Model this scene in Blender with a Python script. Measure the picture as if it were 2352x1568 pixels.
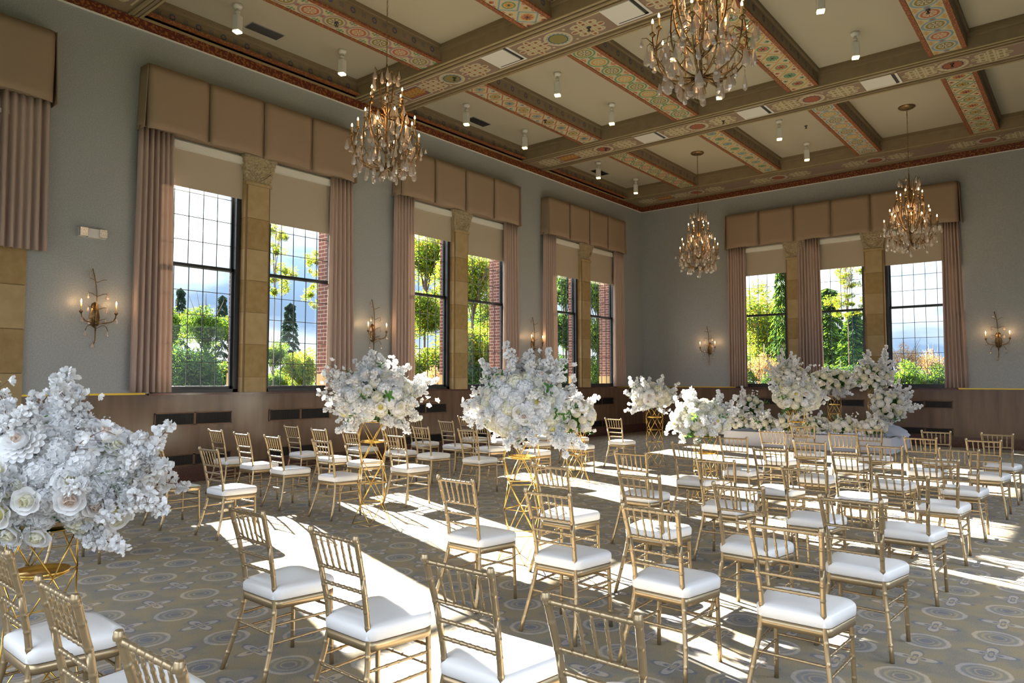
import bpy, math, random
from math import sin, cos, pi, radians as R
from mathutils import Vector, Matrix
for o in list(bpy.data.objects): bpy.data.objects.remove(o)
S = bpy.context.scene
COL = S.collection
# ------------------------------------------------------------------ camera
WX, FY, CZ = -11.31, 20.34, 7.57          # left wall plane, far wall plane, coffer ceiling height
cd = bpy.data.cameras.new('camera'); cam = bpy.data.objects.new('camera', cd); COL.objects.link(cam)
cd.sensor_width = 36; cd.lens = 1635.18/2352*36; cd.clip_start = 0.05; cd.clip_end = 500
YAW, PITCH, ROLL = R(39.503), R(3.0958), R(0.036)
fw = Vector((-sin(YAW)*cos(PITCH), cos(YAW)*cos(PITCH), sin(PITCH)))
rt = Vector((cos(YAW), sin(YAW), 0)); up = rt.cross(fw)
rm = Matrix((rt, up, -fw)).transposed()
cam.matrix_world = Matrix.Translation((0, 0, 1.63)) @ rm.to_4x4()
S.camera = cam
# ------------------------------------------------------------------ light and exposure
S.view_settings.view_transform = 'Standard'; S.view_settings.look = 'None'
S.view_settings.gamma = 1; S.view_settings.use_curve_mapping = False
S.view_settings.exposure = 0.48
SUN_E, SKY_S = 84.0, 5.0
w = bpy.data.worlds.new('sky'); S.world = w; w.use_nodes = True
nt = w.node_tree; nt.nodes.clear()
def wn(t, **k):
    n = nt.nodes.new(t)
    for a, b in k.items(): setattr(n, a, b)
    return n
tc = wn('ShaderNodeTexCoord'); mp = wn('ShaderNodeMapping'); mp.inputs['Scale'].default_value = (1, 1, 3.2)
nz = wn('ShaderNodeTexNoise'); nz.inputs['Scale'].default_value = 2.3; nz.inputs['Detail'].default_value = 6; nz.inputs['Roughness'].default_value = .55
cr = wn('ShaderNodeValToRGB'); E_ = cr.color_ramp.elements
E_[0].position = .40; E_[0].color = (.22, .33, .50, 1); E_[1].position = .66; E_[1].color = (1, 1, 1, 1)
e_ = E_.new(.47); e_.color = (.42, .52, .66, 1); e_ = E_.new(.54); e_.color = (.80, .86, .93, 1)
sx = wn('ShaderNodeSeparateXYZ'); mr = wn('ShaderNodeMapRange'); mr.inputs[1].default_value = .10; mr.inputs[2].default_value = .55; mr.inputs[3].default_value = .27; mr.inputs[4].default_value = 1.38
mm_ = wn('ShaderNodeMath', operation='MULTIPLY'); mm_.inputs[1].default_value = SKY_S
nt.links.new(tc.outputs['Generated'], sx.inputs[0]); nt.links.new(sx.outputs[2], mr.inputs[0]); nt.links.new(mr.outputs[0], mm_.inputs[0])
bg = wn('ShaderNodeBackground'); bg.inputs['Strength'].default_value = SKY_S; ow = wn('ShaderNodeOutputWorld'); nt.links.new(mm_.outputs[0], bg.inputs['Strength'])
for a, b in ((tc.outputs['Generated'], mp.inputs[0]), (mp.outputs[0], nz.inputs['Vector']), (nz.outputs['Fac'], cr.inputs[0]), (cr.outputs[0], bg.inputs[0]), (bg.outputs[0], ow.inputs[0])):
    nt.links.new(a, b)
sd = bpy.data.lights.new('sun', 'SUN'); sd.energy = SUN_E; sd.color = (1, .94, .84); sd.angle = R(.53)
so = bpy.data.objects.new('sun', sd); COL.objects.link(so)
so.rotation_euler = Vector((1, -.32, -.436)).to_track_quat('-Z', 'Y').to_euler()
try:
    S.cycles.max_bounces = 7; S.cycles.diffuse_bounces = 4; S.cycles.glossy_bounces = 3
    S.cycles.transmission_bounces = 4; S.cycles.transparent_max_bounces = 10
    S.cycles.sample_clamp_indirect = 6; S.cycles.caustics_reflective = False; S.cycles.caustics_refractive = False
    S.cycles.use_denoising = True
except Exception: pass
random.seed(5)
rnd = random.uniform
# ------------------------------------------------------------------ materials
MATS = {}
def mat(name, col, rough=.6, metal=0, spec=.5, noise=None, bump=None, emis=None, sheen=0):
    m = bpy.data.materials.new(name); m.use_nodes = True; MATS[name] = m
    n = m.node_tree.nodes; l = m.node_tree.links; b = n['Principled BSDF']
    b.inputs['Base Color'].default_value = (*col, 1); b.inputs['Roughness'].default_value = rough
    b.inputs['Metallic'].default_value = metal; b.inputs['Specular IOR Level'].default_value = spec
    if emis: b.inputs['Emission Color'].default_value = (*emis[0], 1); b.inputs['Emission Strength'].default_value = emis[1]
    if noise or bump:
        t = n.new('ShaderNodeTexCoord')
    if noise:   # (scale, colour2, (sx,sy,sz), lo, hi)
        mp = n.new('ShaderNodeMapping'); mp.inputs['Scale'].default_value = noise[2]
        z = n.new('ShaderNodeTexNoise'); z.inputs['Scale'].default_value = noise[0]; z.inputs['Detail'].default_value = 5
        c = n.new('ShaderNodeValToRGB'); c.color_ramp.elements[0].position = noise[3]; c.color_ramp.elements[1].position = noise[4]
        c.color_ramp.elements[0].color = (*col, 1); c.color_ramp.elements[1].color = (*noise[1], 1)
        l.new(t.outputs['Object'], mp.inputs[0]); l.new(mp.outputs[0], z.inputs['Vector']); l.new(z.outputs['Fac'], c.inputs[0]); l.new(c.outputs[0], b.inputs['Base Color'])
    if bump:    # (scale, strength, distance)
        z2 = n.new('ShaderNodeTexNoise'); z2.inputs['Scale'].default_value = bump[0]; z2.inputs['Detail'].default_value = 3
        bp = n.new('ShaderNodeBump'); bp.inputs['Strength'].default_value = bump[1]; bp.inputs['Distance'].default_value = bump[2]
        l.new(t.outputs['Object'], z2.inputs['Vector']); l.new(z2.outputs['Fac'], bp.inputs['Height']); l.new(bp.outputs[0], b.inputs['Normal'])
    return m
def cloth(name, col, trans=.35, tcol=None, bump=None, rough=.9):
    m = bpy.data.materials.new(name); m.use_nodes = True; MATS[name] = m
    n = m.node_tree.nodes; l = m.node_tree.links; b = n['Principled BSDF']; o = n['Material Output']
    b.inputs['Base Color'].default_value = (*col, 1); b.inputs['Roughness'].default_value = rough; b.inputs['Specular IOR Level'].default_value = .2
    t = n.new('ShaderNodeBsdfTranslucent'); t.inputs[0].default_value = (*(tcol or col), 1)
    mx = n.new('ShaderNodeMixShader'); mx.inputs[0].default_value = trans
    l.new(b.outputs[0], mx.inputs[1]); l.new(t.outputs[0], mx.inputs[2]); l.new(mx.outputs[0], o.inputs[0])
    if bump:
        tc = n.new('ShaderNodeTexCoord'); z = n.new('ShaderNodeTexNoise'); z.inputs['Scale'].default_value = bump[0]
        bp = n.new('ShaderNodeBump'); bp.inputs['Strength'].default_value = bump[1]; bp.inputs['Distance'].default_value = .01
        l.new(tc.outputs['Object'], z.inputs['Vector']); l.new(z.outputs['Fac'], bp.inputs['Height']); l.new(bp.outputs[0], b.inputs['Normal'])
    return m
def glassy(name, tint, fac, rough=.03, gcol=(1, 1, 1), dif=None):
    m = bpy.data.materials.new(name); m.use_nodes = True; MATS[name] = m
    n = m.node_tree.nodes; l = m.node_tree.links; n.remove(n['Principled BSDF']); o = n['Material Output']
    t = n.new('ShaderNodeBsdfTransparent'); t.inputs[0].default_value = (*tint, 1)
    g = n.new('ShaderNodeBsdfGlossy'); g.inputs['Roughness'].default_value = rough; g.inputs[0].default_value = (*gcol, 1)
    f = n.new('ShaderNodeLayerWeight'); f.inputs[0].default_value = .5
    p = n.new('ShaderNodeMath'); p.operation = 'POWER'; p.inputs[1].default_value = 5; l.new(f.outputs['Facing'], p.inputs[0])
    a = n.new('ShaderNodeMath'); a.operation = 'MULTIPLY_ADD'; a.inputs[1].default_value = .6; a.inputs[2].default_value = fac
    mx = n.new('ShaderNodeMixShader'); l.new(p.outputs[0], a.inputs[0]); l.new(a.outputs[0], mx.inputs[0])
    l.new(t.outputs[0], mx.inputs[1]); l.new(g.outputs[0], mx.inputs[2]); l.new(mx.outputs[0], o.inputs[0])
    if dif:
        d = n.new('ShaderNodeBsdfDiffuse'); d.inputs[0].default_value = (*dif, 1); m2 = n.new('ShaderNodeMixShader'); m2.inputs[0].default_value = .38
        l.new(mx.outputs[0], m2.inputs[1]); l.new(d.outputs[0], m2.inputs[2]); l.new(m2.outputs[0], o.inputs[0])
    return m
mat('wallpaper', (.285, .292, .290), .36, noise=(55, (.335, .348, .350), (1, 1, 1), .4, .65), bump=(60, .25, .01))
mat('marble', (.165, .097, .060), .20, noise=(7, (.108, .063, .039), (1, 1, .12), .35, .7))
mat('marble_dark', (.085, .040, .032), .14, noise=(40, (.14, .07, .05), (1, 1, 1), .5, .75))
mat('brass_line', (.62, .42, .05), .35, .6)
mat('stone', (.33, .225, .095), .8, noise=(9, (.27, .175, .065), (1, 1, 1), .35, .7), bump=(50, .5, .01))
mat('stone_pale', (.39, .285, .145), .8, noise=(6, (.335, .235, .11), (1, 1, 1), .35, .7), bump=(50, .25, .01))
mat('stone_joint', (.20, .13, .06), .9)
mat('carved_stone', (.44, .35, .23), .85, noise=(30, (.34, .26, .15), (1, 1, 1), .4, .6), bump=(26, 1.0, .04))
mat('frame_black', (.012, .014, .016), .35)
mat('white_trim', (.72, .70, .64), .5)
mat('valance_fabric', (.30, .215, .148), .95, spec=.1, bump=(160, .3, .004))
cloth('curtain_fabric', (.46, .345, .295), .11, (.60, .48, .38), bump=(120, .15))
cloth('blind_fabric', (.43, .36, .28), .025, (.6, .5, .38))
mat('ceiling_white', (.41, .37, .285), .9, spec=.1)
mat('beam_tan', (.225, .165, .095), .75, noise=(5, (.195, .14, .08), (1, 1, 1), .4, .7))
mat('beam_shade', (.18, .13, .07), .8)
mat('gilt_line', (.31, .24, .125), .6)
mat('beam_red', (.17, .045, .02), .7, noise=(30, (.30, .12, .02), (1, 1, 1), .50, .58))
mat('crown_red', (.10, .014, .008), .5, noise=(26, (.26, .10, .02), (1, 1, 1), .52, .56))
for nm, c in dict(cream=(.45, .375, .235), brick=(.36, .10, .055), ochre=(.42, .24, .05), green=(.10, .22, .12), blue=(.16, .26, .32), navy=(.05, .07, .12), mauve=(.27, .19, .19), rust=(.25, .07, .03), taupe=(.215, .145, .105), dark=(.045, .035, .03), olive=(.2, .17, .05)).items():
    mat('paint_'+nm, c, .75)
mat('gold_paint', (.41, .305, .175), .34, .72, noise=(3, (.36, .265, .15), (1, 1, 1), .4, .7))
mat('gold_wire', (.80, .52, .13), .25, 1)
mat('bronze', (.17, .105, .045), .34, .85, noise=(20, (.36, .23, .10), (1, 1, 1), .48, .72))
mat('bare_seat', (.42, .42, .27), .5)
cloth('cushion_vinyl', (.82, .79, .76), .04, rough=.28)
mat('strap_white', (.8, .8, .82), .5)
cloth('linen', (.72, .71, .76), .15)
cloth('tulle', (.72, .76, .86), .45)
cloth('petal_white', (.94, .93, .93), .30, (.92, .91, .88))
cloth('petal_soft', (.86, .86, .87), .25, (.85, .85, .82))
cloth('petal_cream', (.86, .83, .68), .25, (.9, .85, .6))
cloth('petal_yellow', (.86, .80, .36), .25, (.9, .8, .3))
cloth('petal_blush', (.86, .74, .66), .25, (.9, .75, .6))
cloth('pale_leaf', (.66, .72, .82), .2)
cloth('leaf_green', (.05, .14, .03), .3, (.15, .4, .04), rough=.5)
mat('twig', (.16, .08, .05), .8)
mat('stem_green', (.12, .2, .06), .7)
glassy('window_glass', (.97, .985, .98), .015, .0)
glassy('crystal', (.86, .84, .84), .22, .08, (.95, .9, .86), (.74, .62, .54))
mat('flame_bulb', (1, .7, .4), .3, emis=((1, .62, .28), 14))
mat('candle_sleeve', (.60, .42, .20), .5)
mat('lamp_white', (.62, .60, .56), .45)
mat('lamp_glow', (1, .9, .6), .4, emis=((1, .80, .38), 3.2))
mat('grille_metal', (.30, .28, .27), .5, .3)
mat('vent_dark', (.012, .011, .01), .6)
mat('vent_slat', (.014, .012, .011), .5, .5)
mat('vent_frame', (.12, .065, .035), .4, .5)
mat('plastic_white', (.66, .62, .60), .4)
mat('led_grid', (.45, .45, .45), .2, .6, noise=(90, (.8, .85, .85), (1, 1, 1), .45, .5))
mat('steel_dark', (.06, .06, .06), .4, .8)
cloth('leaves_yellow', (.12, .17, .012), .55, (.22, .31, .016), rough=.6)
cloth('leaves_green', (.045, .10, .010), .5, (.11, .20, .014), rough=.6)
cloth('leaves_dark', (.018, .045, .014), .35, (.035, .08, .02), rough=.6)
cloth('leaves_orange', (.26, .12, .06), .5, (.33, .17, .08), rough=.6)
cloth('leaves_gold', (.22, .16, .015), .5, (.30, .21, .02), rough=.6)
cloth('conifer_grey', (.035, .055, .045), .2, (.05, .08, .06), rough=.7)
mat('bark', (.10, .065, .045), .9)
mat('grass', (.035, .045, .022), .9, noise=(2, (.05, .055, .03), (1, 1, 1), .4, .6))
# brick
m = bpy.data.materials.new('brickwork'); m.use_nodes = True; MATS['brickwork'] = m
n = m.node_tree.nodes; l = m.node_tree.links
t = n.new('ShaderNodeTexCoord'); sp = n.new('ShaderNodeSeparateXYZ'); ad = n.new('ShaderNodeMath'); ad.operation = 'ADD'; cb = n.new('ShaderNodeCombineXYZ')
br = n.new('ShaderNodeTexBrick'); br.inputs['Scale'].default_value = 1; br.inputs['Brick Width'].default_value = .22; br.inputs['Row Height'].default_value = .075; br.inputs['Mortar Size'].default_value = .007
br.inputs['Color1'].default_value = (.155, .052, .04, 1); br.inputs['Color2'].default_value = (.115, .037, .029, 1); br.inputs['Mortar'].default_value = (.36, .28, .23, 1)
l.new(t.outputs['Object'], sp.inputs[0]); l.new(sp.outputs[0], ad.inputs[0]); l.new(sp.outputs[1], ad.inputs[1]); l.new(ad.outputs[0], cb.inputs[0]); l.new(sp.outputs[2], cb.inputs[1])
l.new(cb.outputs[0], br.inputs['Vector']); l.new(br.outputs['Color'], n['Principled BSDF'].inputs['Base Color']); n['Principled BSDF'].inputs['Roughness'].default_value = .9
# carpet
m = bpy.data.materials.new('carpet'); m.use_nodes = True; MATS['carpet'] = m
n = m.node_tree.nodes; l = m.node_tree.links; bs = n['Principled BSDF']; bs.inputs['Roughness'].default_value = 1; bs.inputs['Specular IOR Level'].default_value = .05
def mth(op, a, b=None, c=None):
    q = n.new('ShaderNodeMath'); q.operation = op
    for i, v in enumerate((a, b, c)):
        if v is None: continue
        if isinstance(v, (int, float)): q.inputs[i].default_value = v
        else: l.new(v, q.inputs[i])
    return q.outputs[0]
t = n.new('ShaderNodeTexCoord'); sp = n.new('ShaderNodeSeparateXYZ'); l.new(t.outputs['Object'], sp.inputs[0])
CC = .3435
u = mth('DIVIDE', mth('ADD', sp.outputs[0], 5.02), CC); v = mth('DIVIDE', mth('SUBTRACT', sp.outputs[1], 2.41), CC)
ui = mth('ROUND', u); vi = mth('ROUND', v); fu = mth('SUBTRACT', u, ui); fv = mth('SUBTRACT', v, vi)
par = mth('ABSOLUTE', mth('MODULO', mth('ADD', ui, vi), 2.0)); par = mth('GREATER_THAN', par, .5)
nzz = n.new('ShaderNodeTexNoise'); nzz.inputs['Scale'].default_value = 22; l.new(t.outputs['Object'], nzz.inputs['Vector'])
wob = mth('MULTIPLY', mth('SUBTRACT', nzz.outputs['Fac'], .5), .06)
r = mth('ADD', mth('SQRT', mth('ADD', mth('MULTIPLY', fu, fu), mth('MULTIPLY', fv, fv))), wob)
th = mth('ARCTAN2', fv, fu)
rf = mth('DIVIDE', r, mth('ADD', .66, mth('MULTIPLY', .36, mth('COSINE', mth('MULTIPLY', th, 4)))))
def ramp(fac, stops):
    c = n.new('ShaderNodeValToRGB'); l.new(fac, c.inputs[0]); e = c.color_ramp.elements
    while len(e) < len(stops): e.new(.5)
    for x, (p, col) in zip(e, stops): x.position = p; x.color = (*col, 1)
    return c.outputs[0]
TAN = (.37, .31, .23); GRY = (.258, .242, .218); BRN = (.282, .240, .180); PNK = (.43, .365, .31); DK = (.205, .195, .205)
c1 = ramp(r, [(0, DK), (.10, DK), (.13, TAN), (.155, DK), (.20, GRY), (.235, TAN), (.265, GRY), (.31, GRY), (.345, PNK), (.39, PNK), (.41, BRN), (.5, BRN)])
c2 = ramp(rf, [(0, TAN), (.09, TAN), (.12, DK), (.17, DK), (.20, PNK), (.33, PNK), (.36, DK), (.40, DK), (.43, BRN), (.6, BRN)])
mx = n.new('ShaderNodeMix'); mx.data_type = 'RGBA'; l.new(par, mx.inputs[0]); l.new(c1, mx.inputs[6]); l.new(c2, mx.inputs[7])
nz1 = n.new('ShaderNodeTexNoise'); nz1.inputs['Scale'].default_value = 5; nz1.inputs['Detail'].default_value = 4; l.new(t.outputs['Object'], nz1.inputs['Vector'])
c3 = ramp(nz1.outputs['Fac'], [(.40, (.80, .84, .90)), (.5, (.95, .95, .92)), (.60, (1.08, 1.0, .80))])
m2 = n.new('ShaderNodeMix'); m2.data_type = 'RGBA'; m2.blend_type = 'MULTIPLY'; m2.inputs[0].default_value = .8; l.new(mx.outputs[2], m2.inputs[6]); l.new(c3, m2.inputs[7])
nz2 = n.new('ShaderNodeTexNoise'); nz2.inputs['Scale'].default_value = 160; l.new(t.outputs['Object'], nz2.inputs['Vector'])
c4 = ramp(nz2.outputs['Fac'], [(.3, (.72, .72, .72)), (.7, (1.25, 1.25, 1.25))])
m3 = n.new('ShaderNodeMix'); m3.data_type = 'RGBA'; m3.blend_type = 'MULTIPLY'; m3.inputs[0].default_value = .6; l.new(m2.outputs[2], m3.inputs[6]); l.new(c4, m3.inputs[7])
l.new(m3.outputs[2], bs.inputs['Base Color'])
# ------------------------------------------------------------------ mesh helpers
class MB:
    def __init__(s): s.v = []; s.f = []; s.m = []; s.mats = []; s.sm = []
    def mi(s, m):
        if m not in s.mats: s.mats.append(m)
        return s.mats.index(m)
    def face(s, pts, m, sm=False):
        b = len(s.v); s.v += [tuple(p) for p in pts]; s.f.append(tuple(range(b, b+len(pts)))); s.m.append(s.mi(m)); s.sm.append(sm)
    def box(s, x0, x1, y0, y1, z0, z1, m):
        x0, x1 = min(x0, x1), max(x0, x1); y0, y1 = min(y0, y1), max(y0, y1); z0, z1 = min(z0, z1), max(z0, z1)
        b = len(s.v); s.v += [(x, y, z) for z in (z0, z1) for y in (y0, y1) for x in (x0, x1)]
        for f in ((0, 2, 3, 1), (4, 5, 7, 6), (0, 1, 5, 4), (2, 6, 7, 3), (0, 4, 6, 2), (1, 3, 7, 5)):
            s.f.append(tuple(b+i for i in f)); s.m.append(s.mi(m)); s.sm.append(False)
    def tube(s, pts, rad, m, n=8, cap=True):
        pts = [Vector(p) for p in pts]; k = len(pts)
        if not isinstance(rad, (list, tuple)): rad = [rad]*k
        b = len(s.v); mi = s.mi(m); T = []
        for i in range(k):
            a = pts[max(i-1, 0)]; c = pts[min(i+1, k-1)]; d = (c-a); T.append(d.normalized() if d.length > 1e-9 else Vector((0, 0, 1)))
        q = Vector((1, 0, 0)) if abs(T[0].x) < .8 else Vector((0, 1, 0))
        for i in range(k):
            q = (q - T[i]*q.dot(T[i])).normalized(); w2 = T[i].cross(q)
            for j in range(n):
                a = 2*pi*j/n; s.v.append(tuple(pts[i]+(q*cos(a)+w2*sin(a))*rad[i]))
        for i in range(k-1):
            for j in range(n):
                s.f.append((b+i*n+j, b+i*n+(j+1) % n, b+(i+1)*n+(j+1) % n, b+(i+1)*n+j)); s.m.append(mi); s.sm.append(True)
        if cap:
            s.f.append(tuple(b+j for j in range(n))[::-1]); s.m.append(mi); s.sm.append(False)
            s.f.append(tuple(b+(k-1)*n+j for j in range(n))); s.m.append(mi); s.sm.append(False)
    def lathe(s, prof, m, c=(0, 0, 0), n=16, sm=True, sx=1, sy=1):
        b = len(s.v); mi = s.mi(m)
        for r, z in prof:
            for j in range(n): a = 2*pi*j/n; s.v.append((c[0]+r*cos(a)*sx, c[1]+r*sin(a)*sy, c[2]+z))
        for i in range(len(prof)-1):
            for j in range(n):
                s.f.append((b+i*n+j, b+i*n+(j+1) % n, b+(i+1)*n+(j+1) % n, b+(i+1)*n+j)); s.m.append(mi); s.sm.append(sm)
    def prism(s, poly, z0, z1, m, sm=False):
        b = len(s.v); k = len(poly); mi = s.mi(m)
        s.v += [(x, y, z0) for x, y in poly]+[(x, y, z1) for x, y in poly]
        s.f += [tuple(range(b, b+k))[::-1], tuple(range(b+k, b+2*k))]; s.m += [mi, mi]; s.sm += [False, False]
        for i in range(k): j = (i+1) % k; s.f.append((b+i, b+j, b+k+j, b+k+i)); s.m.append(mi); s.sm.append(sm)
    def grid(s, P, m, sm=True):
        b = len(s.v); nr = len(P); nc = len(P[0]); mi = s.mi(m)
        for row in P: s.v += [tuple(p) for p in row]
        for i in range(nr-1):
            for j in range(nc-1): s.f.append((b+i*nc+j, b+i*nc+j+1, b+(i+1)*nc+j+1, b+(i+1)*nc+j)); s.m.append(mi); s.sm.append(sm)
    def mesh(s, name):
        me = bpy.data.meshes.new(name); me.from_pydata(s.v, [], s.f)
        for q in s.mats: me.materials.append(MATS[q])
        me.polygons.foreach_set('material_index', s.m); me.polygons.foreach_set('use_smooth', s.sm); me.update(); return me
    def build(s, name, parent=None, loc=None):
        return link(name, s.mesh(name), parent, loc)
def link(name, me, parent=None, loc=None, rot=None, sc=None):
    o = bpy.data.objects.new(name, me); COL.objects.link(o)
    if parent: o.parent = parent
    if loc is not None: o.location = loc
    if rot is not None:
        if hasattr(rot, 'to_euler'): rot = rot.to_euler()
        o.rotation_euler = rot
    if sc is not None: o.scale = (sc, sc, sc) if isinstance(sc, (int, float)) else sc
    return o
def tag(o, label, cat, group=None, kind=None):
    o['label'] = label; o['category'] = cat
    if group: o['group'] = group
    if kind: o['kind'] = kind
    return o
def thing(name, label, cat, loc=(0, 0, 0), rz=0, group=None):
    o = bpy.data.objects.new(name, None); COL.objects.link(o); o.location = loc; o.rotation_euler = (0, 0, rz); o.empty_display_size = .1
    return tag(o, label, cat, group)
def struct(mb, name):
    o = mb.build(name); o['kind'] = 'structure'; return o
def kids(o): return [c for c in bpy.data.objects if c.parent == o]
def copy_tree(src, tree, loc, rz, label, group=None):
    c = src.copy(); COL.objects.link(c); c.location = loc; c.rotation_euler = (0, 0, rz); c['label'] = label
    if group: c['group'] = group
    for ch, gs in tree:
        d = ch.copy(); COL.objects.link(d); d.parent = c
        for g in gs: e = g.copy(); COL.objects.link(e); e.parent = d
    return c
def tree_of(o): return [(c, kids(c)) for c in kids(o)]
def bez(p0, p1, p2, p3, k=8):
    p0, p1, p2, p3 = map(Vector, (p0, p1, p2, p3)); o = []
    for i in range(k+1):
        t = i/k; o.append(p0*(1-t)**3+p1*3*t*(1-t)**2+p2*3*t*t*(1-t)+p3*t**3)
    return o
# ------------------------------------------------------------------ room shell
WC = [6.645, 11.77, 16.91]                 # centres of the left-hand windows
FC = -5.455; FP = [-6.47, -4.45]           # far window centre, its two stone mullions
XR, YB = 2.2, -2.4
b = MB(); b.box(WX-.1, XR, YB, FY+.1, -.12, 0, 'carpet'); struct(b, 'floor')
ZT, ZB = 5.62, 1.42
def wall_left():
    b = MB(); x0, x1 = WX-.19, WX
    seg = [YB]+[e for c in WC for e in (c-1.78, c+1.78)]+[FY]
    for i in range(0, len(seg), 2): b.box(x0, x1, seg[i], seg[i+1]+(.07 if i+2 < len(seg) else 0), ZB, 7.9, 'wallpaper')
    for c in WC: b.box(x0, x1, c-1.71, c+1.78, ZT, 7.9, 'wallpaper')
    b.box(x0, x1-.03, YB, FY, 0, ZB, 'marble')
    # outer brick leaf with its piers
    X0, X1 = WX-.56, WX-.19
    for i in range(0, len(seg), 2): b.box(X0, X1, seg[i]-(.06 if i else 0), seg[i+1]+(.06 if i+2 < len(seg) else 0), 0, 8.2, 'brickwork')
    for c in WC:
        b.box(X1-.13, X1, c-.27, c+.27, ZB, 5.5, 'brickwork'); b.box(X1-.14, X1, c-.28, c+.28, ZB-.1, 1.75, 'stone_pale')
        b.box(X0, X1, c-1.85, c+1.85, 5.5, 8.2, 'brickwork'); b.box(X0-.04, X1, c-1.85, c+1.85, .9, ZB-.02, 'stone_pale'); b.box(X0, X1, c-1.85, c+1.85, 0, .9, 'brickwork')
        b.box(X0-.01, X1, c+1.71, c+1.85, ZB-.1, 1.75, 'stone_pale')
    struct(b, 'wall_left')
wall_left()
FO = [(-8.20, -6.74), (-6.20, -4.72), (-4.18, -2.71)]
b = MB(); b.box(WX-.19, -8.24, FY, FY+.19, ZB, 7.9, 'wallpaper'); b.box(-2.67, XR, FY, FY+.19, ZB, 7.9, 'wallpaper'); b.box(-8.24, -2.67, FY, FY+.19, ZT, 7.9, 'wallpaper')
b.box(WX-.19, XR, FY+.03, FY+.19, 0, ZB, 'marble')
b.box(WX-.56, -8.20, FY+.19, FY+.56, 0, 8.2, 'brickwork'); b.box(-2.71, XR, FY+.19, FY+.56, 0, 8.2, 'brickwork'); b.box(-8.2, -2.71, FY+.19, FY+.56, 5.5, 8.2, 'brickwork'); b.box(-8.2, -2.71, FY+.19, FY+.56, 0, ZB, 'brickwork')
for p in FP: b.box(p-.27, p+.27, FY+.19, FY+.32, ZB, 5.5, 'brickwork')
struct(b, 'wall_far')
b = MB()                                   # right-hand wall, out of frame, with openings added and sized to let in fill light
seg = [YB, -2.9, .9, 2.2, 6.0]+[FY]
seg = [YB, YB+.3]+[e for c in [1.5]+WC for e in (c-1.9, c+1.9)]+[FY]; seg = [YB]+[e for c in [1.5, 6.645, 11.77, 16.91] for e in (c-1.9, c+1.9)]+[FY]
for i in range(0, len(seg), 2): b.box(XR, XR+.2, seg[i], seg[i+1], 0, 7.9, 'wallpaper')
for i in range(1, len(seg)-1, 2): b.box(XR, XR+.2, seg[i], seg[i+1], 0, .9 if i < 4 else 1.4, 'wallpaper'); b.box(XR, XR+.2, seg[i], seg[i+1], 4.8 if i < 4 else 3.6, 7.9, 'wallpaper')
struct(b, 'wall_right')
b = MB()                                   # wall behind the camera, with tall openings invented to bring daylight fill from the rear
seg = [WX, WX+.4, -7.7, -7.3, -3.7, -3.3, -.3, -.0, XR-.2, XR]
for i in range(0, len(seg), 2): b.box(seg[i], seg[i+1], YB-.3, YB, 0, 7.9, 'wallpaper')
for i in range(1, len(seg)-1, 2): b.box(seg[i], seg[i+1], YB-.3, YB, 0, .5, 'wallpaper'); b.box(seg[i], seg[i+1], YB-.3, YB, 5.3, 7.9, 'wallpaper')
struct(b, 'wall_back')
b = MB(); b.box(WX-.5, XR+.2, YB-.3, FY+.5, CZ, CZ+.2, 'ceiling_white'); b.box(WX-.56, XR+.2, YB-.3, FY+.56, 8.0, 8.2, 'steel_dark'); struct(b, 'ceiling')
# baseboards, brass line, crown strip
b = MB(); b.box(WX-.03, WX+.05, YB, FY, 0, .22, 'marble_dark'); b.box(WX-.03, WX+.03, YB, FY, .22, .25, 'marble_dark'); struct(b, 'baseboard_left')
b = MB(); b.box(WX+.05, XR, FY-.05, FY+.03, 0, .22, 'marble_dark'); b.box(WX+.05, XR, FY-.03, FY+.03, .22, .25, 'marble_dark'); struct(b, 'baseboard_far')
b = MB()
for a0, a1 in zip([YB]+[c+1.78 for c in WC], [c-1.78 for c in WC]+[FY]): b.box(WX-.03, WX+.012, a0, a1, 1.405, 1.432, 'brass_line')
struct(b, 'trim_1')
b = MB(); b.box(WX+.02, -8.24, FY-.012, FY+.03, 1.405, 1.432, 'brass_line'); b.box(-2.67, XR, FY-.012, FY+.03, 1.405, 1.432, 'brass_line'); struct(b, 'trim_2')
b = MB(); b.box(WX, WX+.03, YB, FY, 7.06, 7.22, 'crown_red'); b.box(WX, WX+.035, YB, FY, 7.05, 7.063, 'white_trim'); struct(b, 'trim_3')
b = MB(); b.box(WX+.03, XR, FY-.03, FY, 7.06, 7.22, 'crown_red'); b.box(WX+.03, XR, FY-.035, FY, 7.05, 7.063, 'white_trim'); struct(b, 'trim_4')
# ------------------------------------------------------------------ painted beams
MAIN = [(3.53, 4.65), (8.74, 9.88), (14.03, 15.12), (19.14, 20.34)]
SEC = [-9.125, -6.69, -4.25, -1.83, .6]; SW = .275
ZS, ZQ = 7.24, 7.28
def disc(b, x, y, z, r, m, n=20): b.face([(x+r*cos(2*pi*i/n), y-r*sin(2*pi*i/n), z) for i in range(n)], m)
def ring(b, x, y, z, r0, r1, m, n=20, a0=0, a1=2*pi):
    for i in range(n):
        a = a0+(a1-a0)*i/n; c = a0+(a1-a0)*(i+1)/n
        b.face([(x+r0*cos(a), y+r0*sin(a), z), (x+r0*cos(c), y+r0*sin(c), z), (x+r1*cos(c), y+r1*sin(c), z), (x+r1*cos(a), y+r1*sin(a), z)], m)
def rect(b, x, y, z, hx, hy, m, ang=0):
    c, s = cos(ang), sin(ang); b.face([(x+c*p-s*q, y+s*p+c*q, z) for p, q in ((-hx, -hy), (-hx, hy), (hx, hy), (hx, -hy))], m)
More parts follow.
